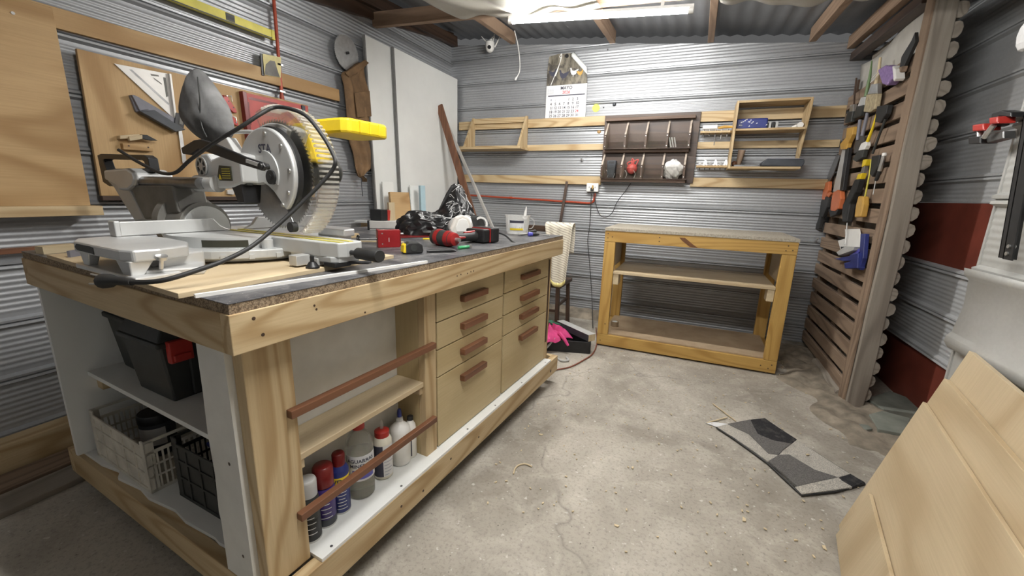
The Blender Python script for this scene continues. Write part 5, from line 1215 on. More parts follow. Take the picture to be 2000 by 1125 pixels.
# security camera and its cable
c = bpt(957, 90, 4.22)
t = thing('security_camera', 'white dome security camera with antennas near the ceiling corner', 'camera', c)
MB().ball((0, 0, -.018), .044, seg=20, rings=14).build('camera_ball', 'white_plastic', t, smooth=True)
MB().lathe([(.046, -.012), (.047, .0), (.045, .035), (.034, .045), (.02, .05)], 24).build('camera_top', 'white_plastic', t, smooth=True)
MB().cyl((.012, -.036, -.022), (.014, -.046, -.024), .018, seg=18).build('lens', 'black_plastic', t, smooth=True)
for a, b in (((-.03, 0, .03), (-.10, .0, .10)), ((.03, .0, .03), (.06, .0, .15)), ((.045, .02, -.01), (.125, .02, .12))): MB().cyl(a, b, .006, .004, seg=10).build('antenna', 'white_plastic', t, smooth=True)
MB().cyl((0, .0, .05), (.02, .05, .10), .012, seg=10).build('mount', 'white_plastic', t, smooth=True)
p = [bpt(u, v, 4.2) for u, v in ((1005, 60), (1011, 85), (1015, 115), (1015, 138), (1010, 150))]; c0 = p[0]
t = thing('hanging_cable', 'thin white cable with plug hanging from the rafter', 'cable', c0)
MB().tube(spline([q-c0 for q in p], 6), .005, 8).build('cable', 'white_plastic', t, smooth=True); e = p[-1]-c0; MB().tube([e, e+Vector((-.012, 0, -.012)), e+Vector((-.02, 0, -.03))], [.006, .011, .009], 10).build('cable_plug', 'white_plastic', t, smooth=True)
# socket, conduit, cords
c = bpt(1158, 366, WY-.03); t = thing('wall_socket', 'white surface socket box on the back wall', 'socket', c)
MB().box(-.062, .062, -.03, .02, -.045, .042).build('socket_box', 'white_plastic', t, bevel=.008)
for x in (-.03, .0, .03): MB().cyl((x, -.032, 0), (x, -.029, 0), .009, seg=14).build('socket_hole', 'grey_light', t)
MB().box(-.012, .02, -.058, -.03, -.035, -.005).build('plugged_adapter', 'grey_black', t, bevel=.004); MB().box(.004, .014, -.06, -.03, -.02, .02).build('plug_prong', 'amber', t, bevel=.002)
a = bpt(918, 381, WY-.035); b = bpt(1158, 397, WY-.035); t = thing('wall_conduit', 'horizontal orange red conduit along the back wall to the socket', 'conduit', b)
MB().tube([(a.x-b.x-.1, 0, a.z-b.z), (-.05, 0, .0), (-.015, 0, .004), (.006, 0, .022), (.012, 0, .06), (.012, 0, .10)], .0105, 12).build('pipe', 'conduit', t, smooth=True)
m_ = (a.x-b.x)*.65; MB().cyl((m_, 0, (a.z-b.z)*.65), (m_+.03, 0, (a.z-b.z)*.63), .014, seg=12).build('pipe_coupling', 'conduit', t, smooth=True)
def cable(name, label, pts, r, mat, n=6):
    c0 = Vector(pts[0]); o = MB().tube(spline([Vector(q)-c0 for q in pts], n), r, 8).build(name, mat, smooth=True); return solo(o, label, 'cable', c0)
cable('black_cable', 'thin black cable looping from the socket up to the dark rack', [bpt(u, v, WY-.05) for u, v in ((1160, 372), (1164, 400), (1172, 420), (1184, 424), (1196, 415), (1205, 395), (1220, 375), (1232, 358))], .0035, 'black_rubber')
cable('brown_cable', 'brown cable dropping from the socket along the wall to the floor', [bpt(1155, 378, 4.27), bpt(1152, 440, 4.27), bpt(1148, 470, 4.27), bpt(1152, 520, 4.25), bpt(1156, 580, 4.2), at_z(1158, 640, .02)], .004, 'grey_black')
cable('floor_cable', 'red brown cable curving over the floor by the bench end', [at_z(1164, 640, .008), at_z(1166, 668, .008), at_z(1158, 690, .008), at_z(1140, 703, .008), at_z(1115, 716, .008), at_z(1088, 722, .008), at_z(1060, 730, .008)], .005, 'cable_red')
# dark stick leaning on the wall behind the towel
p0 = bpt(1083, 500, 4.20); p1 = bpt(1108, 352, WY-.03); 
lean('dark_stick', 'thin dark wooden stick leaning on the back wall', 'stick', tuple(at_y(1070, 585, 4.12)), tuple(p1), .028, .02, 'dark_z', (0, 1, .2))

# ------------------------------------------------------------------ honey pine shelf unit
bk = thing('pine_shelf_unit', 'honey coloured pine workbench frame with a shelf by the back wall', 'shelf unit', (-.637, 3.377, 0))
BW, BD, BH = 1.3275, .64, .9815
def kk(name, x0, x1, y0, y1, z0, z1, mat, bev=.003): return MB().box(x0, x1, y0, y1, z0, z1).build(name, mat, bk, bevel=bev)
kk('top_board', -.002, BW+.002, -.004, BD+.02, BH+.002, BH+.024, 'particle_grey', 0)
kk('top_rail', 0, BW, 0, .04, BH-.088, BH, 'honey_x'); kk('top_rail', 0, BW, BD-.04, BD, BH-.088, BH, 'honey_x')
kk('bottom_rail', 0, BW, 0, .04, .012, .105, 'honey_x'); kk('bottom_rail', 0, BW, BD-.04, BD, .012, .105, 'honey_x')
for x in (0, BW-.088):
    kk('leg', x, x+.088, .001, .041, .106, BH-.089, 'honey_z'); kk('leg', x, x+.088, BD-.041, BD-.001, .106, BH-.089, 'honey_z')
for x in (0, BW-.04): kk('side_rail', x, x+.04, .042, BD-.042, .012, .10, 'honey_y'); kk('side_rail', x, x+.04, .042, BD-.042, BH-.088, BH, 'honey_y')
kk('bottom_board', .041, BW-.041, .02, BD-.02, .106, .118, 'boardfloor', .001)
kk('shelf_board', .09, BW-.09, .004, BD-.05, .635, .655, 'plylight_x', .001)
for x in (.09, BW-.09-.045): kk('shelf_cleat', x, x+.045, .012, .12, .545, .634, 'pale_y')
for x in (.041, BW-.041-.014): kk('side_panel', x, x+.014, .13, BD-.042, .660, BH-.09, 'pale_y', .001)
for x, z in ((.025, .96), (.025, .925), (.06, .935), (BW-.06, .955), (BW-.03, .925), (BW-.07, .92), (.42, .955), (.42, .925), (BW-.05, .045), (BW-.03, .075), (.06, .20), (.03, .05), (BW-.1, .06)):
    MB().cyl((x, -.001, z), (x, .003, z), .0045, seg=10).build('screw_hole', 'dark_x', bk)
MB().prism([(.56, .985-.02), (.60, .965), (.66, .92), (.70, .895), (.64, .90), (.585, .94)], -.0012, .002, 'xz').build('knot', 'knot', bk)
t = thing('tape_roll', 'small kraft tape roll on the shelf unit floor', 'tape roll', at_z(1200, 637, .118+.0))
mb = MB(); mb.ring(circ(.034, 24), circ(.024, 24), 0, .045); mb.build('tape', 'tape_roll', t, smooth=True); mb = MB(); mb.ring(circ(.024, 24), circ(.021, 24), .001, .044); mb.build('core', 'paper_back', t, smooth=True)

# ================================================================== PALLET SCREEN ON THE RIGHT
PX = 1.02
ps = thing('pallet_screen', 'weathered pallet wood screen with tools, right of the shelf unit', 'pallet screen', (PX, 3.03, 0))
def pk(name, x0, x1, y0, y1, z0, z1, mat, bev=.003): return MB().box(x0, x1, y0, y1, z0, z1).build(name, mat, ps, bevel=bev)
mb = MB(); vs = []   # wavy near post
for z in [i*.196 for i in range(13)]:
    o_ = .012*math.sin(z*2.3)+.006*math.sin(z*7); vs += [(0+o_*.4, 0, z), (.092+o_*.7, 0, z), (.092+o_*.7, .09, z), (0+o_*.4, .10+.01*math.sin(z*3), z)]
mb._add(vs, [(0, 3, 2, 1), (48, 49, 50, 51)]+[(i*4+k, i*4+(k+1) % 4, (i+1)*4+(k+1) % 4, (i+1)*4+k) for i in range(12) for k in range(4)]); mb.build('near_post', 'greyer_z', ps, bevel=.006)
pk('side_strip', -.012, .002, .02, .115, .02, 2.33, 'grey_z')
pk('stringer', .035, .105, .62, .70, .02, 2.05, 'grey_z'); pk('stringer', .035, .105, 1.20, 1.27, .02, 2.12, 'grey_z'); pk('stringer', .012, .03, 1.15, 1.20, 1.95, 2.18, 'dark_z')
rn = random.Random(11)
for i in range(17):
    z = .045+.1215*i; h = .088+rn.uniform(-.006, .006); y1 = 1.25+rn.uniform(-.02, .02); dz = rn.uniform(-.008, .008)
    MB().hexa([(.006, .10, z), (.028, .10, z), (.028, y1, z+dz), (.006, y1, z+dz)], [(.004, .10, z+h), (.026, .10, z+h), (.026, y1, z+h+dz), (.004, y1, z+h+dz)]).build('slat', 'grey_y', ps, bevel=.003)
for i in range(25):
    zz = .05+.093*i; e = rn.uniform(-.006, .006)
    MB().prism([(.085, zz), (.085, zz+.076), (.105, zz+.080), (.124+e, zz+.072), (.132+e, zz+.05), (.128+e, zz+.02), (.11, zz+.0)], .016+rn.uniform(-.012, .012), 1.2, 'xz').build('back_slat', 'greyer_y', ps, bevel=.004)
for k, y in enumerate((.25, .32, .40, .47, .55, .62)): MB().cyl((-.03, y, 2.035-.01*k), (.02, y, 2.03-.01*k), .0025, seg=6).build('nail', 'steel_dark', ps)
o = MB().grid(lambda a, b: (1.075+.018*math.sin(7*a)*math.sin(3*b+1), 3.14+1.16*a, 1.97+b*(.37-.02*a)+.03*math.sin(6*a)*b), 14, 8).build('canvas_sheet', 'canvas', smooth=True, solid=.004); solo(o, 'cream canvas sheet hung behind the top of the pallet screen', 'canvas')

# ------------------------------------------------------------------ tools hung on the screen
XP = PX-.006
def yz(u, v, x=XP): p = at_x(u, v, x); return (p.y, p.z)
def ptool(name, label, cat, u, v, group='tools on the pallet screen'):
    y, z = yz(u, v); return thing(name, label, cat, (XP, y, z), 0, group)
def pp(t, name, px, d0, d1, mat, bevel=.003):
    pts = [(a-t.location.y, b-t.location.z) for a, b in (yz(u, v) for u, v in px)]
    return MB().prism(pts, -d1, -d0, 'yz').build(name, mat, t, bevel=bevel)
def prod(t, name, px, r, mat, d=.02):
    pts = [Vector((-d, yz(u, v)[0]-t.location.y, yz(u, v)[1]-t.location.z)) for u, v in px]
    return MB().tube(pts, r, 10).build(name, mat, t, smooth=True)
t = ptool('hand_saw', 'long saw with yellow top handle and orange grip', 'saw', 1655, 292)
pp(t, 'saw_blade', [(1651, 290), (1660, 290), (1644, 376), (1632, 374)], .012, .018, 'alu_tool', .001)
pp(t, 'saw_spine', [(1661, 290), (1667, 288), (1655, 372), (1649, 373)], .004, .03, 'black_plastic')
pp(t, 'top_handle', [(1652, 292), (1651, 281), (1663, 268), (1665, 250), (1678, 247), (1676, 262), (1667, 280), (1664, 291)], .006, .035, 'amber', .005)
yo = [(1637, 376), (1646, 371), (1652, 373), (1653, 388), (1648, 408), (1641, 413), (1632, 412), (1633, 398)]
pp(t, 'grip', yo, .004, .035, 'orange', .006); pp(t, 'grip_base', [(1626, 410), (1634, 403), (1647, 410), (1642, 419), (1631, 424)], .004, .03, 'black_rubber', .004)
t = ptool('pruning_saw', 'curved saw with orange and black handle at the far edge', 'saw', 1618, 360)
pp(t, 'handle_top', [(1617, 358), (1627, 354), (1626, 372), (1619, 391), (1613, 390)], .004, .03, 'orange', .005)
pp(t, 'handle', [(1612, 391), (1619, 391), (1612, 425), (1607, 447), (1600, 448), (1602, 438), (1607, 425)], .004, .03, 'black_rubber', .005)
pp(t, 'saw_blade', [(1618, 356), (1624, 335), (1640, 300), (1646, 304), (1634, 338), (1626, 354)], .012, .018, 'steel_dark', .001)
t = ptool('second_saw', 'saw with salmon orange tang and dark handle beside the orange grip', 'saw', 1630, 380)
pp(t, 'tang', [(1627, 381), (1633, 375), (1637, 378), (1631, 386)], .03, .045, 'orange', .003); pp(t, 'handle', [(1625, 384), (1632, 386), (1628, 405), (1620, 424), (1615, 423), (1616, 412)], .02, .045, 'black_rubber', .005)
def brush(label, handle, r, hm, ferr, fm, br, bm_):
    t = ptool('paint_brush', label, 'brush', *handle[0])
    prod(t, 'handle', handle, r, hm, .025); pp(t, 'ferrule', ferr, .010, .034, fm, .003); pp(t, 'bristles', br, .008, .036, bm_, .005); return t
brush('narrow brush with dark handle and black bristles, far top', [(1681, 152), (1678, 175), (1676, 206)], .006, 'dark_z', [(1671, 205), (1678, 203), (1677, 217), (1669, 218)], 'steel', [(1667, 217), (1677, 217), (1673, 238), (1660, 240)], 'grey_black')
brush('green handled brush with grey bristles', [(1712, 118), (1708, 150), (1700, 188)], [.004, .009, .012], 'green_handle', [(1693, 190), (1702, 188), (1700, 205), (1686, 208)], 'grey_light', [(1685, 207), (1700, 204), (1692, 226), (1677, 232)], 'grey_black')
brush('wide brush with pale wooden handle and tan bristles', [(1729, 112), (1726, 140), (1720, 164)], [.007, .010, .012], 'pale_z', [(1714, 164), (1727, 162), (1727, 182), (1706, 184)], 'steel', [(1705, 184), (1727, 182), (1722, 212), (1712, 219), (1699, 218)], 'bristle')
brush('yellow handled brush with white band and black bristles', [(1722, 222), (1714, 250), (1704, 276)], [.004, .007, .010], 'yellow', [(1694, 280), (1704, 275), (1705, 284), (1701, 292), (1688, 294)], 'white_plastic', [(1688, 294), (1700, 292), (1696, 308), (1684, 316), (1676, 312)], 'grey_black')
t = ptool('wall_sponge', 'purple and white sponge hanging on a string', 'sponge', 1750, 145)
pp(t, 'sponge', [(1737, 135), (1752, 126), (1764, 128), (1767, 152), (1757, 166), (1747, 163)], .01, .06, 'purple_sponge', .008); pp(t, 'sponge_back', [(1764, 127), (1770, 134), (1771, 152), (1767, 158), (1762, 140)], .005, .05, 'white_plastic', .004)
prod(t, 'string', [(1757, 127), (1740, 135), (1722, 152)], .0022, 'white_plastic', .05); prod(t, 'string', [(1755, 127), (1738, 140), (1717, 160)], .0022, 'white_plastic', .045)
for lab, px, m in (('short lavender grey handle under the dark brush', [(1687, 234), (1684, 255), (1682, 274)], 'grey_plastic'), ('long lavender grey handle under the wide brush', [(1702, 220), (1696, 245), (1691, 265)], 'grey_plastic')):
    t = ptool('scraper', lab, 'scraper', *px[0]); prod(t, 'handle', px, .011, m, .02); e = px[-1]; pp(t, 'blade', [(e[0]-3, e[1]), (e[0]+4, e[1]), (e[0]+3, e[1]+22), (e[0]-7, e[1]+26)], .012, .024, 'steel_dark', .002)
t = ptool('dark_brush', 'cluster-end black wire brush with long thin handle', 'wire brush', 1735, 210)
pp(t, 'brush_head', [(1726, 207), (1748, 204), (1744, 222), (1733, 240), (1722, 238)], .006, .035, 'black_rubber', .004); prod(t, 'handle', [(1738, 232), (1726, 262), (1712, 300)], .007, 'grey_black', .02)
t = ptool('dark_file', 'long black file hanging at the top of the screen', 'file', 1765, 100)
pp(t, 'file_body', [(1790, 78), (1797, 62), (1798, 80), (1776, 128), (1766, 132), (1770, 110)], .006, .022, 'black_rubber', .002); pp(t, 'file_tang', [(1766, 132), (1776, 128), (1772, 140), (1766, 140)], .004, .03, 'grey_z', .002)
t = ptool('caulking_tool', 'long black tool with two yellow bands', 'hand tool', 1680, 360)
pp(t, 'upper_sleeve', [(1700, 312), (1708, 311), (1704, 323), (1697, 327)], .01, .04, 'yellow', .004); pp(t, 'steel_neck', [(1696, 327), (1702, 324), (1698, 338), (1692, 340)], .014, .034, 'steel', .002); pp(t, 'lower_sleeve', [(1690, 340), (1698, 338), (1694, 350), (1686, 351)], .01, .04, 'yellow', .004)
pp(t, 'body', [(1685, 351), (1694, 350), (1686, 376), (1675, 398), (1671, 418), (1668, 434), (1660, 434), (1659, 416), (1661, 400), (1672, 380)], .006, .045, 'black_rubber', .007); prod(t, 'tip', [(1664, 434), (1662, 455), (1659, 480)], .0035, 'steel', .026)
t = ptool('orange_screwdriver', 'orange handled screwdriver with yellow shaft', 'screwdriver', 1692, 395)
prod(t, 'shaft', [(1711, 312), (1706, 345), (1698, 384)], .005, 'yellow_level', .022); pp(t, 'handle', [(1691, 383), (1700, 384), (1700, 400), (1695, 424), (1683, 425), (1686, 402)], .004, .04, 'amber', .007)
t = ptool('silver_screwdriver', 'silver and black screwdriver hanging near the post', 'screwdriver', 1732, 320)
prod(t, 'grip', [(1736, 303), (1732, 318), (1727, 334)], .011, 'steel', .022); prod(t, 'pommel', [(1737, 299), (1736, 305)], .012, 'white_plastic', .022); prod(t, 'neck', [(1727, 334), (1723, 346), (1720, 352)], .010, 'black_rubber', .022); prod(t, 'shaft', [(1720, 350), (1714, 380)], .003, 'steel', .022)
t = ptool('black_pouch', 'black scissors pouch beside the silver screwdriver', 'pouch', 1720, 315)
pp(t, 'pouch', [(1712, 305), (1728, 302), (1724, 325), (1713, 346), (1708, 340)], .004, .025, 'black_rubber', .004)
t = ptool('mitre_block', 'white angled mitre block on the lower screen', 'mitre block', 1665, 470)
pp(t, 'plate', [(1654, 448), (1681, 447), (1687, 483), (1668, 482), (1648, 497), (1640, 470), (1655, 466)], .002, .012, 'white_plastic', .002); pp(t, 'ledge', [(1650, 494), (1668, 482), (1688, 483), (1685, 490), (1655, 500)], .01, .05, 'grey_light', .002); pp(t, 'slot', [(1646, 482), (1653, 482), (1653, 489), (1647, 490)], .0118, .0126, 'black_plastic', 0)
t = ptool('blue_clamp', 'dark blue one-hand clamp hanging low near the post', 'clamp', 1685, 500)
pp(t, 'bar', [(1692, 457), (1701, 457), (1697, 505), (1690, 528), (1683, 526), (1690, 500)], .006, .03, 'blue', .003); pp(t, 'jaw', [(1640, 506), (1675, 500), (1690, 495), (1692, 505), (1676, 510), (1658, 511)], .012, .034, 'blue', .003); pp(t, 'trigger_body', [(1676, 498), (1693, 495), (1692, 525), (1666, 526), (1664, 515), (1678, 511)], .004, .045, 'blue', .004); pp(t, 'upper_arm', [(1670, 500), (1688, 486), (1693, 490), (1678, 503)], .01, .03, 'blue_bright', .003)
t = ptool('steel_hook', 'small shiny hook at the far edge of the screen', 'hook', 1600, 470)
prod(t, 'hook', [(1603, 466), (1597, 472), (1592, 477)], .008, 'steel', .02)

# ================================================================== RIGHT EDGE
t = thing('angle_iron', 'pair of black steel angle bars hanging on the near right wall', 'angle iron', (.90, 1.78, 1.10))
for dy, dx in ((0, 0), (-.045, -.012)):
    MB().hexa([(dx, dy-.02, 0), (dx+.004, dy-.02, 0), (dx+.004, dy+.02, 0), (dx, dy+.02, 0)], [(dx, dy+.125, .85), (dx+.004, dy+.125, .85), (dx+.004, dy+.165, .85), (dx, dy+.165, .85)]).hexa([(dx, dy+.016, 0), (dx+.03, dy+.016, 0), (dx+.03, dy+.02, 0), (dx, dy+.02, 0)], [(dx, dy+.161, .85), (dx+.03, dy+.161, .85), (dx+.03, dy+.165, .85), (dx, dy+.165, .85)]).build('angle_bar', 'black_plastic', t)
for z in (.018, .04): MB().cyl((-.016, -.04, z), (.0, -.04, z), .006, seg=12).build('bolt', 'steel', t, smooth=True)
t = thing('bar_clamp', 'red and black screw clamp fixed to the near right wall', 'clamp', (.915, 1.97, 1.50))
def cp_(px): return [(at_x(u, v, .915).y-1.97, at_x(u, v, .915).z-1.50) for u, v in px]
MB().prism(cp_([(1960, 221), (1980, 215), (2000, 218), (2000, 228), (1975, 226), (1968, 245), (1958, 248)]), -.03, .005, 'yz').build('frame', 'black_plastic', t, bevel=.003)
MB().prism(cp_([(1936, 243), (1960, 240), (1961, 254), (1936, 256)]), -.05, -.005, 'yz').build('sliding_jaw', 'red_plastic', t, bevel=.004); MB().prism(cp_([(1971, 229), (1990, 226), (1990, 240), (1972, 242)]), -.05, -.005, 'yz').build('fixed_jaw', 'red_plastic', t, bevel=.004)
MB().prism(cp_([(1924, 267), (1950, 265), (1950, 280), (1924, 281)]), -.045, -.0, 'yz').build('base_pad', 'black_plastic', t, bevel=.003); MB().prism(cp_([(1948, 262), (1985, 255), (1985, 270), (1950, 279)]), -.03, .0, 'yz').build('arm', 'steel_dark', t, bevel=.003)
a, b = cp_([(1958, 268), (1978, 243)]); MB().cyl((-.045, *a), (-.045, *b), .008, seg=12).build('screw', 'steel', t, smooth=True)
a, b = cp_([(1937, 272), (1937, 256)]); MB().cyl((-.03, *a), (-.03, *b), .009, seg=12).build('pad_screw', 'steel', t, smooth=True)
o = MB().ball((0, 0, 0), .02, .035, .05, 9, 6).build('foam_piece', 'paper'); solo(o, 'white foam lump at the top right edge', 'foam', at_x(2006, 68, .932))
# leaning plywood sheets
E1 = Vector((-.18, -.984, 0)).normalized(); P1 = Vector((.69, 1.82, 0)); E2 = Vector((.155, -.03, .674)); E2 = (E2-E1*E2.dot(E1)).normalized(); NN = E2.cross(E1).normalized()
if NN.x > 0: NN = -NN
def sheet(label, off, far, h, ln, th, mat, skew=0):
    o0 = P1+NN*off; m = Matrix((E1, E2, NN)).transposed().to_4x4(); m.translation = o0
    o = MB().prism([(far, 0), (far+ln, 0), (far+ln, h), (far+skew, h)], 0, th).build('plywood_sheet', mat, bevel=.001); o.matrix_world = m; return tag(o, label, 'plywood', 'plywood sheets leaning at the right')
sheet('tallest leaning plywood sheet, rearmost at the right edge', -.045, -.03, .81, 1.6, .018, 'plylight_y')
sheet('middle leaning plywood sheet with stained top corner', -.022, 0, .70, 1.6, .018, 'plylight_x')
sheet('leaning plywood sheet in front with a rounded far edge', .0, .015, .60, 1.6, .012, 'plylight_x')
sheet('small low plywood sheet, frontmost of the leaning stack', .016, .09, .24, .9, .012, 'plylight_y', .03)

# ================================================================== FLOOR THINGS
# shaggy patchwork rug piece: each patch its own part
rugpx = [(1378, 824), (1398, 838), (1425, 830), (1493, 820), (1557, 862), (1625, 905), (1688, 946), (1650, 958), (1565, 970), (1510, 925), (1450, 870)]
C0 = at_z(1530, 890, 0)
rug = thing('rug_offcut', 'torn offcut of black, grey and cream shag rug on the floor', 'rug', C0)
def rz(u, v): p = at_z(u, v, 0)-C0; return (p.x, p.y)
patches = [('rug_dark', [(1465, 823), (1493, 820), (1522, 840), (1556, 862), (1545, 871), (1508, 864), (1480, 852), (1472, 838)]),
           ('rug_grey', [(1420, 832), (1465, 823), (1472, 838), (1480, 852), (1462, 852), (1440, 842)]),
           ('rug_cream', [(1399, 837), (1420, 832), (1440, 842), (1462, 852), (1500, 890), (1520, 893), (1500, 905), (1465, 880), (1430, 856)]),
           ('rug_grey', [(1462, 852), (1480, 852), (1508, 864), (1545, 871), (1528, 884), (1520, 893), (1500, 890)]),
           ('rug_cream', [(1556, 862), (1600, 892), (1660, 930), (1636, 937), (1590, 922), (1540, 892), (1520, 893), (1528, 884), (1545, 871)]),
           ('rug_grey', [(1520, 893), (1540, 892), (1590, 922), (1636, 937), (1600, 945), (1556, 955), (1530, 930), (1500, 905)]),
           ('rug_dark', [(1636, 937), (1660, 930), (1688, 946), (1664, 956), (1645, 945)]),
           ('rug_cream', [(1600, 945), (1636, 937), (1645, 945), (1664, 956), (1630, 962), (1565, 970), (1552, 956), (1556, 955)])]
for i, (m, px) in enumerate(patches): MB().prism([rz(u, v) for u, v in px], .001, .013+.002*(i % 2)).build('patch', m, rug, bevel=.003)
MB().tube([Vector((*rz(u, v), .006)) for u, v in [(1399, 837), (1430, 857), (1465, 882), (1500, 908), (1552, 957), (1565, 970), (1630, 963), (1688, 947)]], .005, 6).build('binding', 'black_rubber', rug)
MB().tube([Vector((*rz(u, v), .006)) for u, v in [(1556, 862), (1600, 891), (1660, 929), (1688, 946)]], .004, 6).build('binding', 'black_rubber', rug)
# scraps
o = MB().prism([(0, 0), (.05, .03), (.13, .045), (.10, .01), (.06, -.02)], 0, .003).build('paper_scrap', 'paper'); solo(o, 'torn white paper scrap at the rug corner', 'paper scrap', at_z(1377, 826, .001))
for i, (a, b, lab) in enumerate((((1392, 788), (1437, 822), 'long thin splinter beyond the rug corner'), ((1380, 826), (1420, 815), 'pale splinter touching the paper scrap'))):
    p, q = at_z(*a, .004), at_z(*b, .004); o = MB().beam((0, 0, 0), q-p, .006, .004).build('wood_splinter', 'shaving'); solo(o, lab, 'splinter', p)
p = [at_z(u, v, .006) for u, v in ((1003, 925), (1006, 915), (1014, 908), (1026, 906), (1039, 911))]
o = MB().tube(spline([q-p[0] for q in p], 5), .0035, 6).build('curled_shaving', 'shaving', smooth=True); solo(o, 'curled white shaving on the floor beside the bench', 'shaving', p[0])
spots = [(970, 940, 'pale triangular wood chip on the floor near the bench'), (1210, 1028, 'small dark chip in the middle of the floor'), (1384, 1098, 'tuft of straw chips at the lower front of the floor'), (1061, 849, 'white chip close to the drawers on the floor'), (1237, 917, 'white chip below the curled shaving'), (1080, 697, 'light chip by the far bench corner'), (1575, 890, 'dark crumb on the rug cream patch'), (1615, 1076, 'thin chip near the leaning plywood'), (1551, 1057, 'grey chip left of the leaning plywood'), (1450, 1010, 'tiny chip in front of the rug')]
rn = random.Random(21)
for u, v, lab in spots:
    s = rn.uniform(.008, .016); o = MB().prism([(0, 0), (s*1.6, s*.3), (s*1.2, s), (s*.2, s*.8)], 0, .004).build('wood_chip', 'shaving', bevel=.001)
    solo(o, lab, 'chip', at_z(u, v, .001 if 'rug' not in lab or 'front' in lab else .016), rn.uniform(0, 6), 'wood chips on the floor')
mb = MB()
for i in range(420):
    x = rn.uniform(-.75, .95); y = rn.uniform(1.3, 4.2); s = rn.uniform(.002, .006); mb.at(Matrix.Translation((x, y, .003)) @ Matrix.Rotation(rn.uniform(0, 6), 4, 'Z')); mb.box(-s, s, -s*.5, s*.5, 0, .003)
o = mb.build('sawdust_crumbs', 'shaving'); o['kind'] = 'stuff'; tag(o, 'fine sawdust crumbs scattered over the concrete floor', 'sawdust')
# earth along the pallet screen, slabs beside it
def earth(a, b):
    y = 2.45+1.85*a; wd = .30+.05*math.sin(5*a); x0 = .93-.10*a+.04*math.sin(9*a); x = x0-.12+wd*b*1.6
    e = min(1, min(b, 1-b)*5)*min(1, min(a, 1-a)*7); h = .04*e*(.55+.45*math.sin(PI*b))+e*(.014*math.sin(31*a+3*b)*math.sin(17*b)+.010*math.sin(53*a)*math.sin(29*b))
    x += .05*math.sin(23*a)*(1-b); return (x, y, h-.008)
o = MB().grid(earth, 60, 24).build('loose_earth', 'dirt', smooth=True, angle=50); o['kind'] = 'stuff'; tag(o, 'loose earth heaped along the foot of the pallet screen', 'earth')
o = MB().grid(lambda a, b: (-1.6+.9*a, 4.08+.26*b, .05*math.sin(PI*b)+.03*b+.015*math.sin(19*a)*math.sin(9*b)), 30, 8).build('broken_footing', 'dirt', smooth=True); o['kind'] = 'stuff'; tag(o, 'broken earth and rubble at the foot of the back wall', 'rubble')
def slab(label, px, z0, h): 
    c0 = at_z(*px[0], 0); o = MB().prism([(at_z(u, v, 0).x-c0.x, at_z(u, v, 0).y-c0.y) for u, v in px], z0, z0+h).build('stone_slab', 'stone', bevel=.004); return solo(o, label, 'stone slab', c0, None, 'slabs by the screen')
slab('pale broken slab lying right of the pallet screen foot', [(1694, 822), (1720, 815), (1775, 830), (1765, 862), (1712, 852)], .01, .035)
slab('darker slab behind the pale broken one', [(1690, 790), (1735, 775), (1800, 800), (1790, 822), (1722, 812)], .005, .04)
slab('small dark stone at the foot of the post', [(1675, 838), (1692, 840), (1702, 848), (1690, 850), (1676, 845)], .005, .03)
mb = MB(); a = [Vector(at_z(u, v, .035)) for u, v in ((1593, 706), (1608, 720), (1622, 745), (1640, 768))]; c0 = a[0]
o = MB().tube(spline([q-c0 for q in a], 5), [.03-.0004*i for i in range(16)], 8).build('driftwood_piece', 'greyer_y', smooth=True); solo(o, 'bent bare branch lying at the screen foot', 'branch', c0)

# ------------------------------------------------------------------ chair and towel behind the bench
ch = thing('wooden_chair', 'dark wooden chair standing behind the far bench end', 'chair', (-1.21, 3.70, 0))
MB().box(-.20, .19, -.19, .20, .425, .46).build('seat', 'dark_x', ch, bevel=.006)
for x, y, top in ((-.17, -.20, .98), (.155, -.20, .98), (-.17, .17, .43), (.155, .17, .43)):
    MB().hexa([(x-.018+(.02 if x > 0 else -.02), y-.018, 0), (x+.018+(.02 if x > 0 else -.02), y-.018, 0), (x+.018+(.02 if x > 0 else -.02), y+.018, 0), (x-.018+(.02 if x > 0 else -.02), y+.018, 0)], [(x-.016, y-.016, top), (x+.016, y-.016, top), (x+.016, y+.016, top), (x-.016, y+.016, top)]).build('leg', 'dark_z', ch, bevel=.004)
for z in (.93, .78, .64): MB().box(-.17, .155, -.212, -.19, z, z+.05).build('back_rail', 'dark_x', ch, bevel=.003)
MB().box(-.17, .155, -.205, -.19, .20, .225).build('stretcher', 'dark_x', ch, bevel=.003)
for x in (-.17, .155): MB().box(x-.01, x+.01, -.19, .17, .24, .265).build('stretcher', 'dark_y', ch, bevel=.003)
t = thing('hand_towel', 'striped cream towel hanging over the chair back', 'towel', (-1.03, 3.50, .99))
def towel(a, b):
    # b: 0 back hem, rises over the rail at .3, falls to the front hem at 1
    s = b*.86-.24; x = -.15+.25*a-.03*max(0, s)*(1-2*a); wv = .012*math.sin(a*8+s*5)+.006*math.sin(a*17)
    if s < -.03: return (x, .045+wv*.5, s*1.0)
    if s < .03: ang = (s+.03)/.06*PI; return (x, .0+.045*math.cos(ang), .0+.028*math.sin(ang)-.0+0)
    return (x-.22*s*(a-.5)+.03*s, -.045-.05*(a-.5)**2+wv, -(s-.03)*(.82+.18*a*0+.10*math.sin(a*3)))
MB().grid(towel, 22, 44).build('towel_cloth', 'towel', t, smooth=True, angle=80, solid=.004)
def hem(a, b): p = Vector(towel(a, .955+.045*b)); return p+Vector((0, -.004, -.0))
MB().grid(hem, 22, 2).build('hem', 'towel_yellow', t, smooth=True, angle=80, solid=.004)

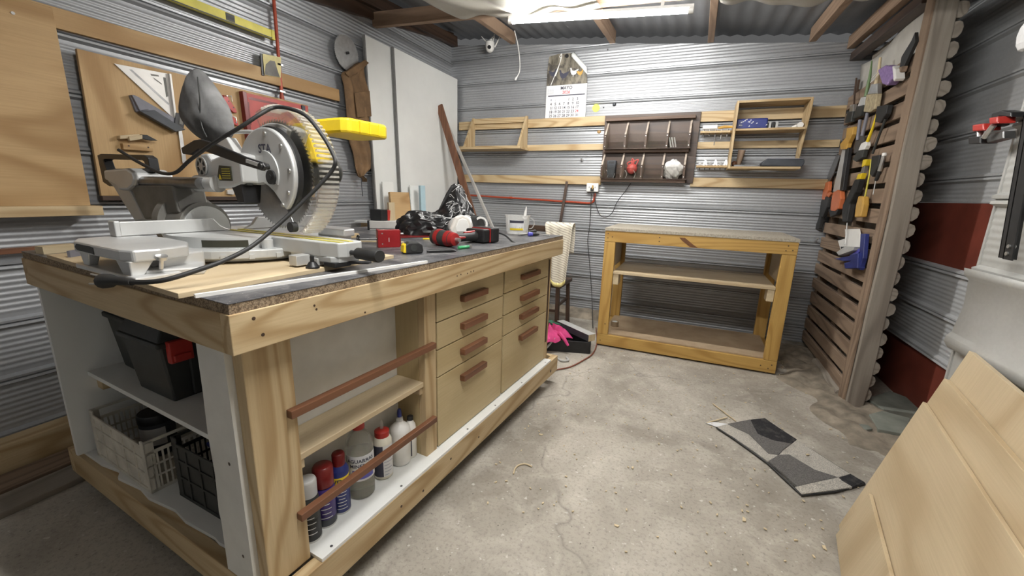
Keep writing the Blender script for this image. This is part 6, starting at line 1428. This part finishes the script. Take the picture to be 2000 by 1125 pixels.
# ------------------------------------------------------------------ open black box with cloths by the shelf unit
bx = thing('open_tool_case', 'open black plastic tool case on the floor beside the shelf unit', 'tool case', (-.86, 3.22, 0), .28)
MB().box(-.19, .19, -.13, .13, 0, .012).build('case_floor', 'black_plastic', bx, bevel=.003)
for s in (-1, 1):
    MB().box(-.19, .19, s*.13-.006, s*.13+.006, .0, .10).build('case_wall', 'black_plastic', bx, bevel=.003); MB().box(s*.19-.006, s*.19+.006, -.13, .13, .0, .10).build('case_wall', 'black_plastic', bx, bevel=.003)
t = thing('box_beam_offcut', 'grey and navy painted timber offcut lying across the black case', 'timber', (-.80, 3.28, .105), -.62)
MB().box(-.22, .20, -.035, .035, 0, .055).build('timber', 'dark_slate', t, bevel=.002); MB().box(-.22, .20, -.036, .036, .055, .057).build('painted_top', 'grey_light', t); MB().box(.2005, .203, -.034, .034, .001, .054).build('end_grain', 'pale_x', t)
def rag(r, seed, h):
    rn = random.Random(seed); ph = [rn.uniform(0, 6) for _ in range(6)]
    def fn(a, b):
        th = 2*PI*a; rr = r*(1.05-b)*(1+.28*math.sin(3*th+ph[0])+.16*math.sin(7*th+ph[1]))
        return (rr*math.cos(th)*1.3, rr*math.sin(th), h*b**.6*(1+.25*math.sin(5*th+ph[2]))+.012*math.sin(9*th+8*b+ph[3]))
    return fn
t = thing('pink_cloth', 'crumpled magenta pink cloth on the black tool case', 'cloth', (-.99, 3.12, .10))
MB().grid(rag(.12, 2, .10), 40, 14).build('cloth', 'pink', t, smooth=True, angle=60); MB().tube(spline([(.10, -.02, .05), (.15, -.05, .02), (.19, -.06, -.03)], 5), [.02-.001*i for i in range(11)], 8).build('cloth_tail', 'pink', t, smooth=True)
t = thing('green_goggles', 'dark green goggles on the pink cloth', 'goggles', (-1.02, 3.15, .19))
for x in (-.03, .035): MB().cyl((x, -.03, .01), (x, .0, .02), .028, .03, seg=20).build('eye_cup', 'green', t, smooth=True)
MB().tube(spline([(-.06, 0, .02), (-.10, .05, .01), (0, .09, .0), (.10, .05, .0), (.06, 0, .02)], 5), .008, 8).build('head_strap', 'green', t, smooth=True)
t = thing('grey_strap', 'grey webbing strap hanging out of the black case', 'strap', (-.93, 3.06, .11))
MB().tube(spline([(-.04, .03, .0), (-.03, -.02, .01), (-.045, -.055, -.04), (-.06, -.06, -.10)], 5), .009, 6).build('strap', 'grey_light', t, smooth=True); MB().tube(spline([(.03, .03, .0), (.02, -.02, .01), (-.02, -.055, -.05), (-.06, -.08, -.10)], 5), .009, 6).build('strap', 'grey_light', t, smooth=True)
o = MB().tube(spline([(0, 0, .01), (.05, -.03, .01), (.09, .0, .012), (.06, .05, .012)], 6), .008, 8).build('hose_piece', 'grey_light', smooth=True); solo(o, 'short grey hose piece on the floor by the bench end', 'hose', at_z(1088, 702, .0))
# ------------------------------------------------------------------ timber along the left wall
for lab, x0, x1, z0, z1, y1, m in (('thick pale timber on edge against the left wall', -2.655, -2.56, 0, .145, 1.75, 'pine_y'), ('flat grey plank beside the thick timber', -2.54, -2.40, 0, .035, 1.70, 'grey_y'), ('thin dark plank, outermost on the floor by the left wall', -2.385, -2.245, 0, .028, 1.60, 'greyer_y')):
    o = MB().box(x0, x1, -.8, y1, z0, z1).build('timber_plank', m, bevel=.004); solo(o, lab, 'plank', None, None, 'planks by the left wall')
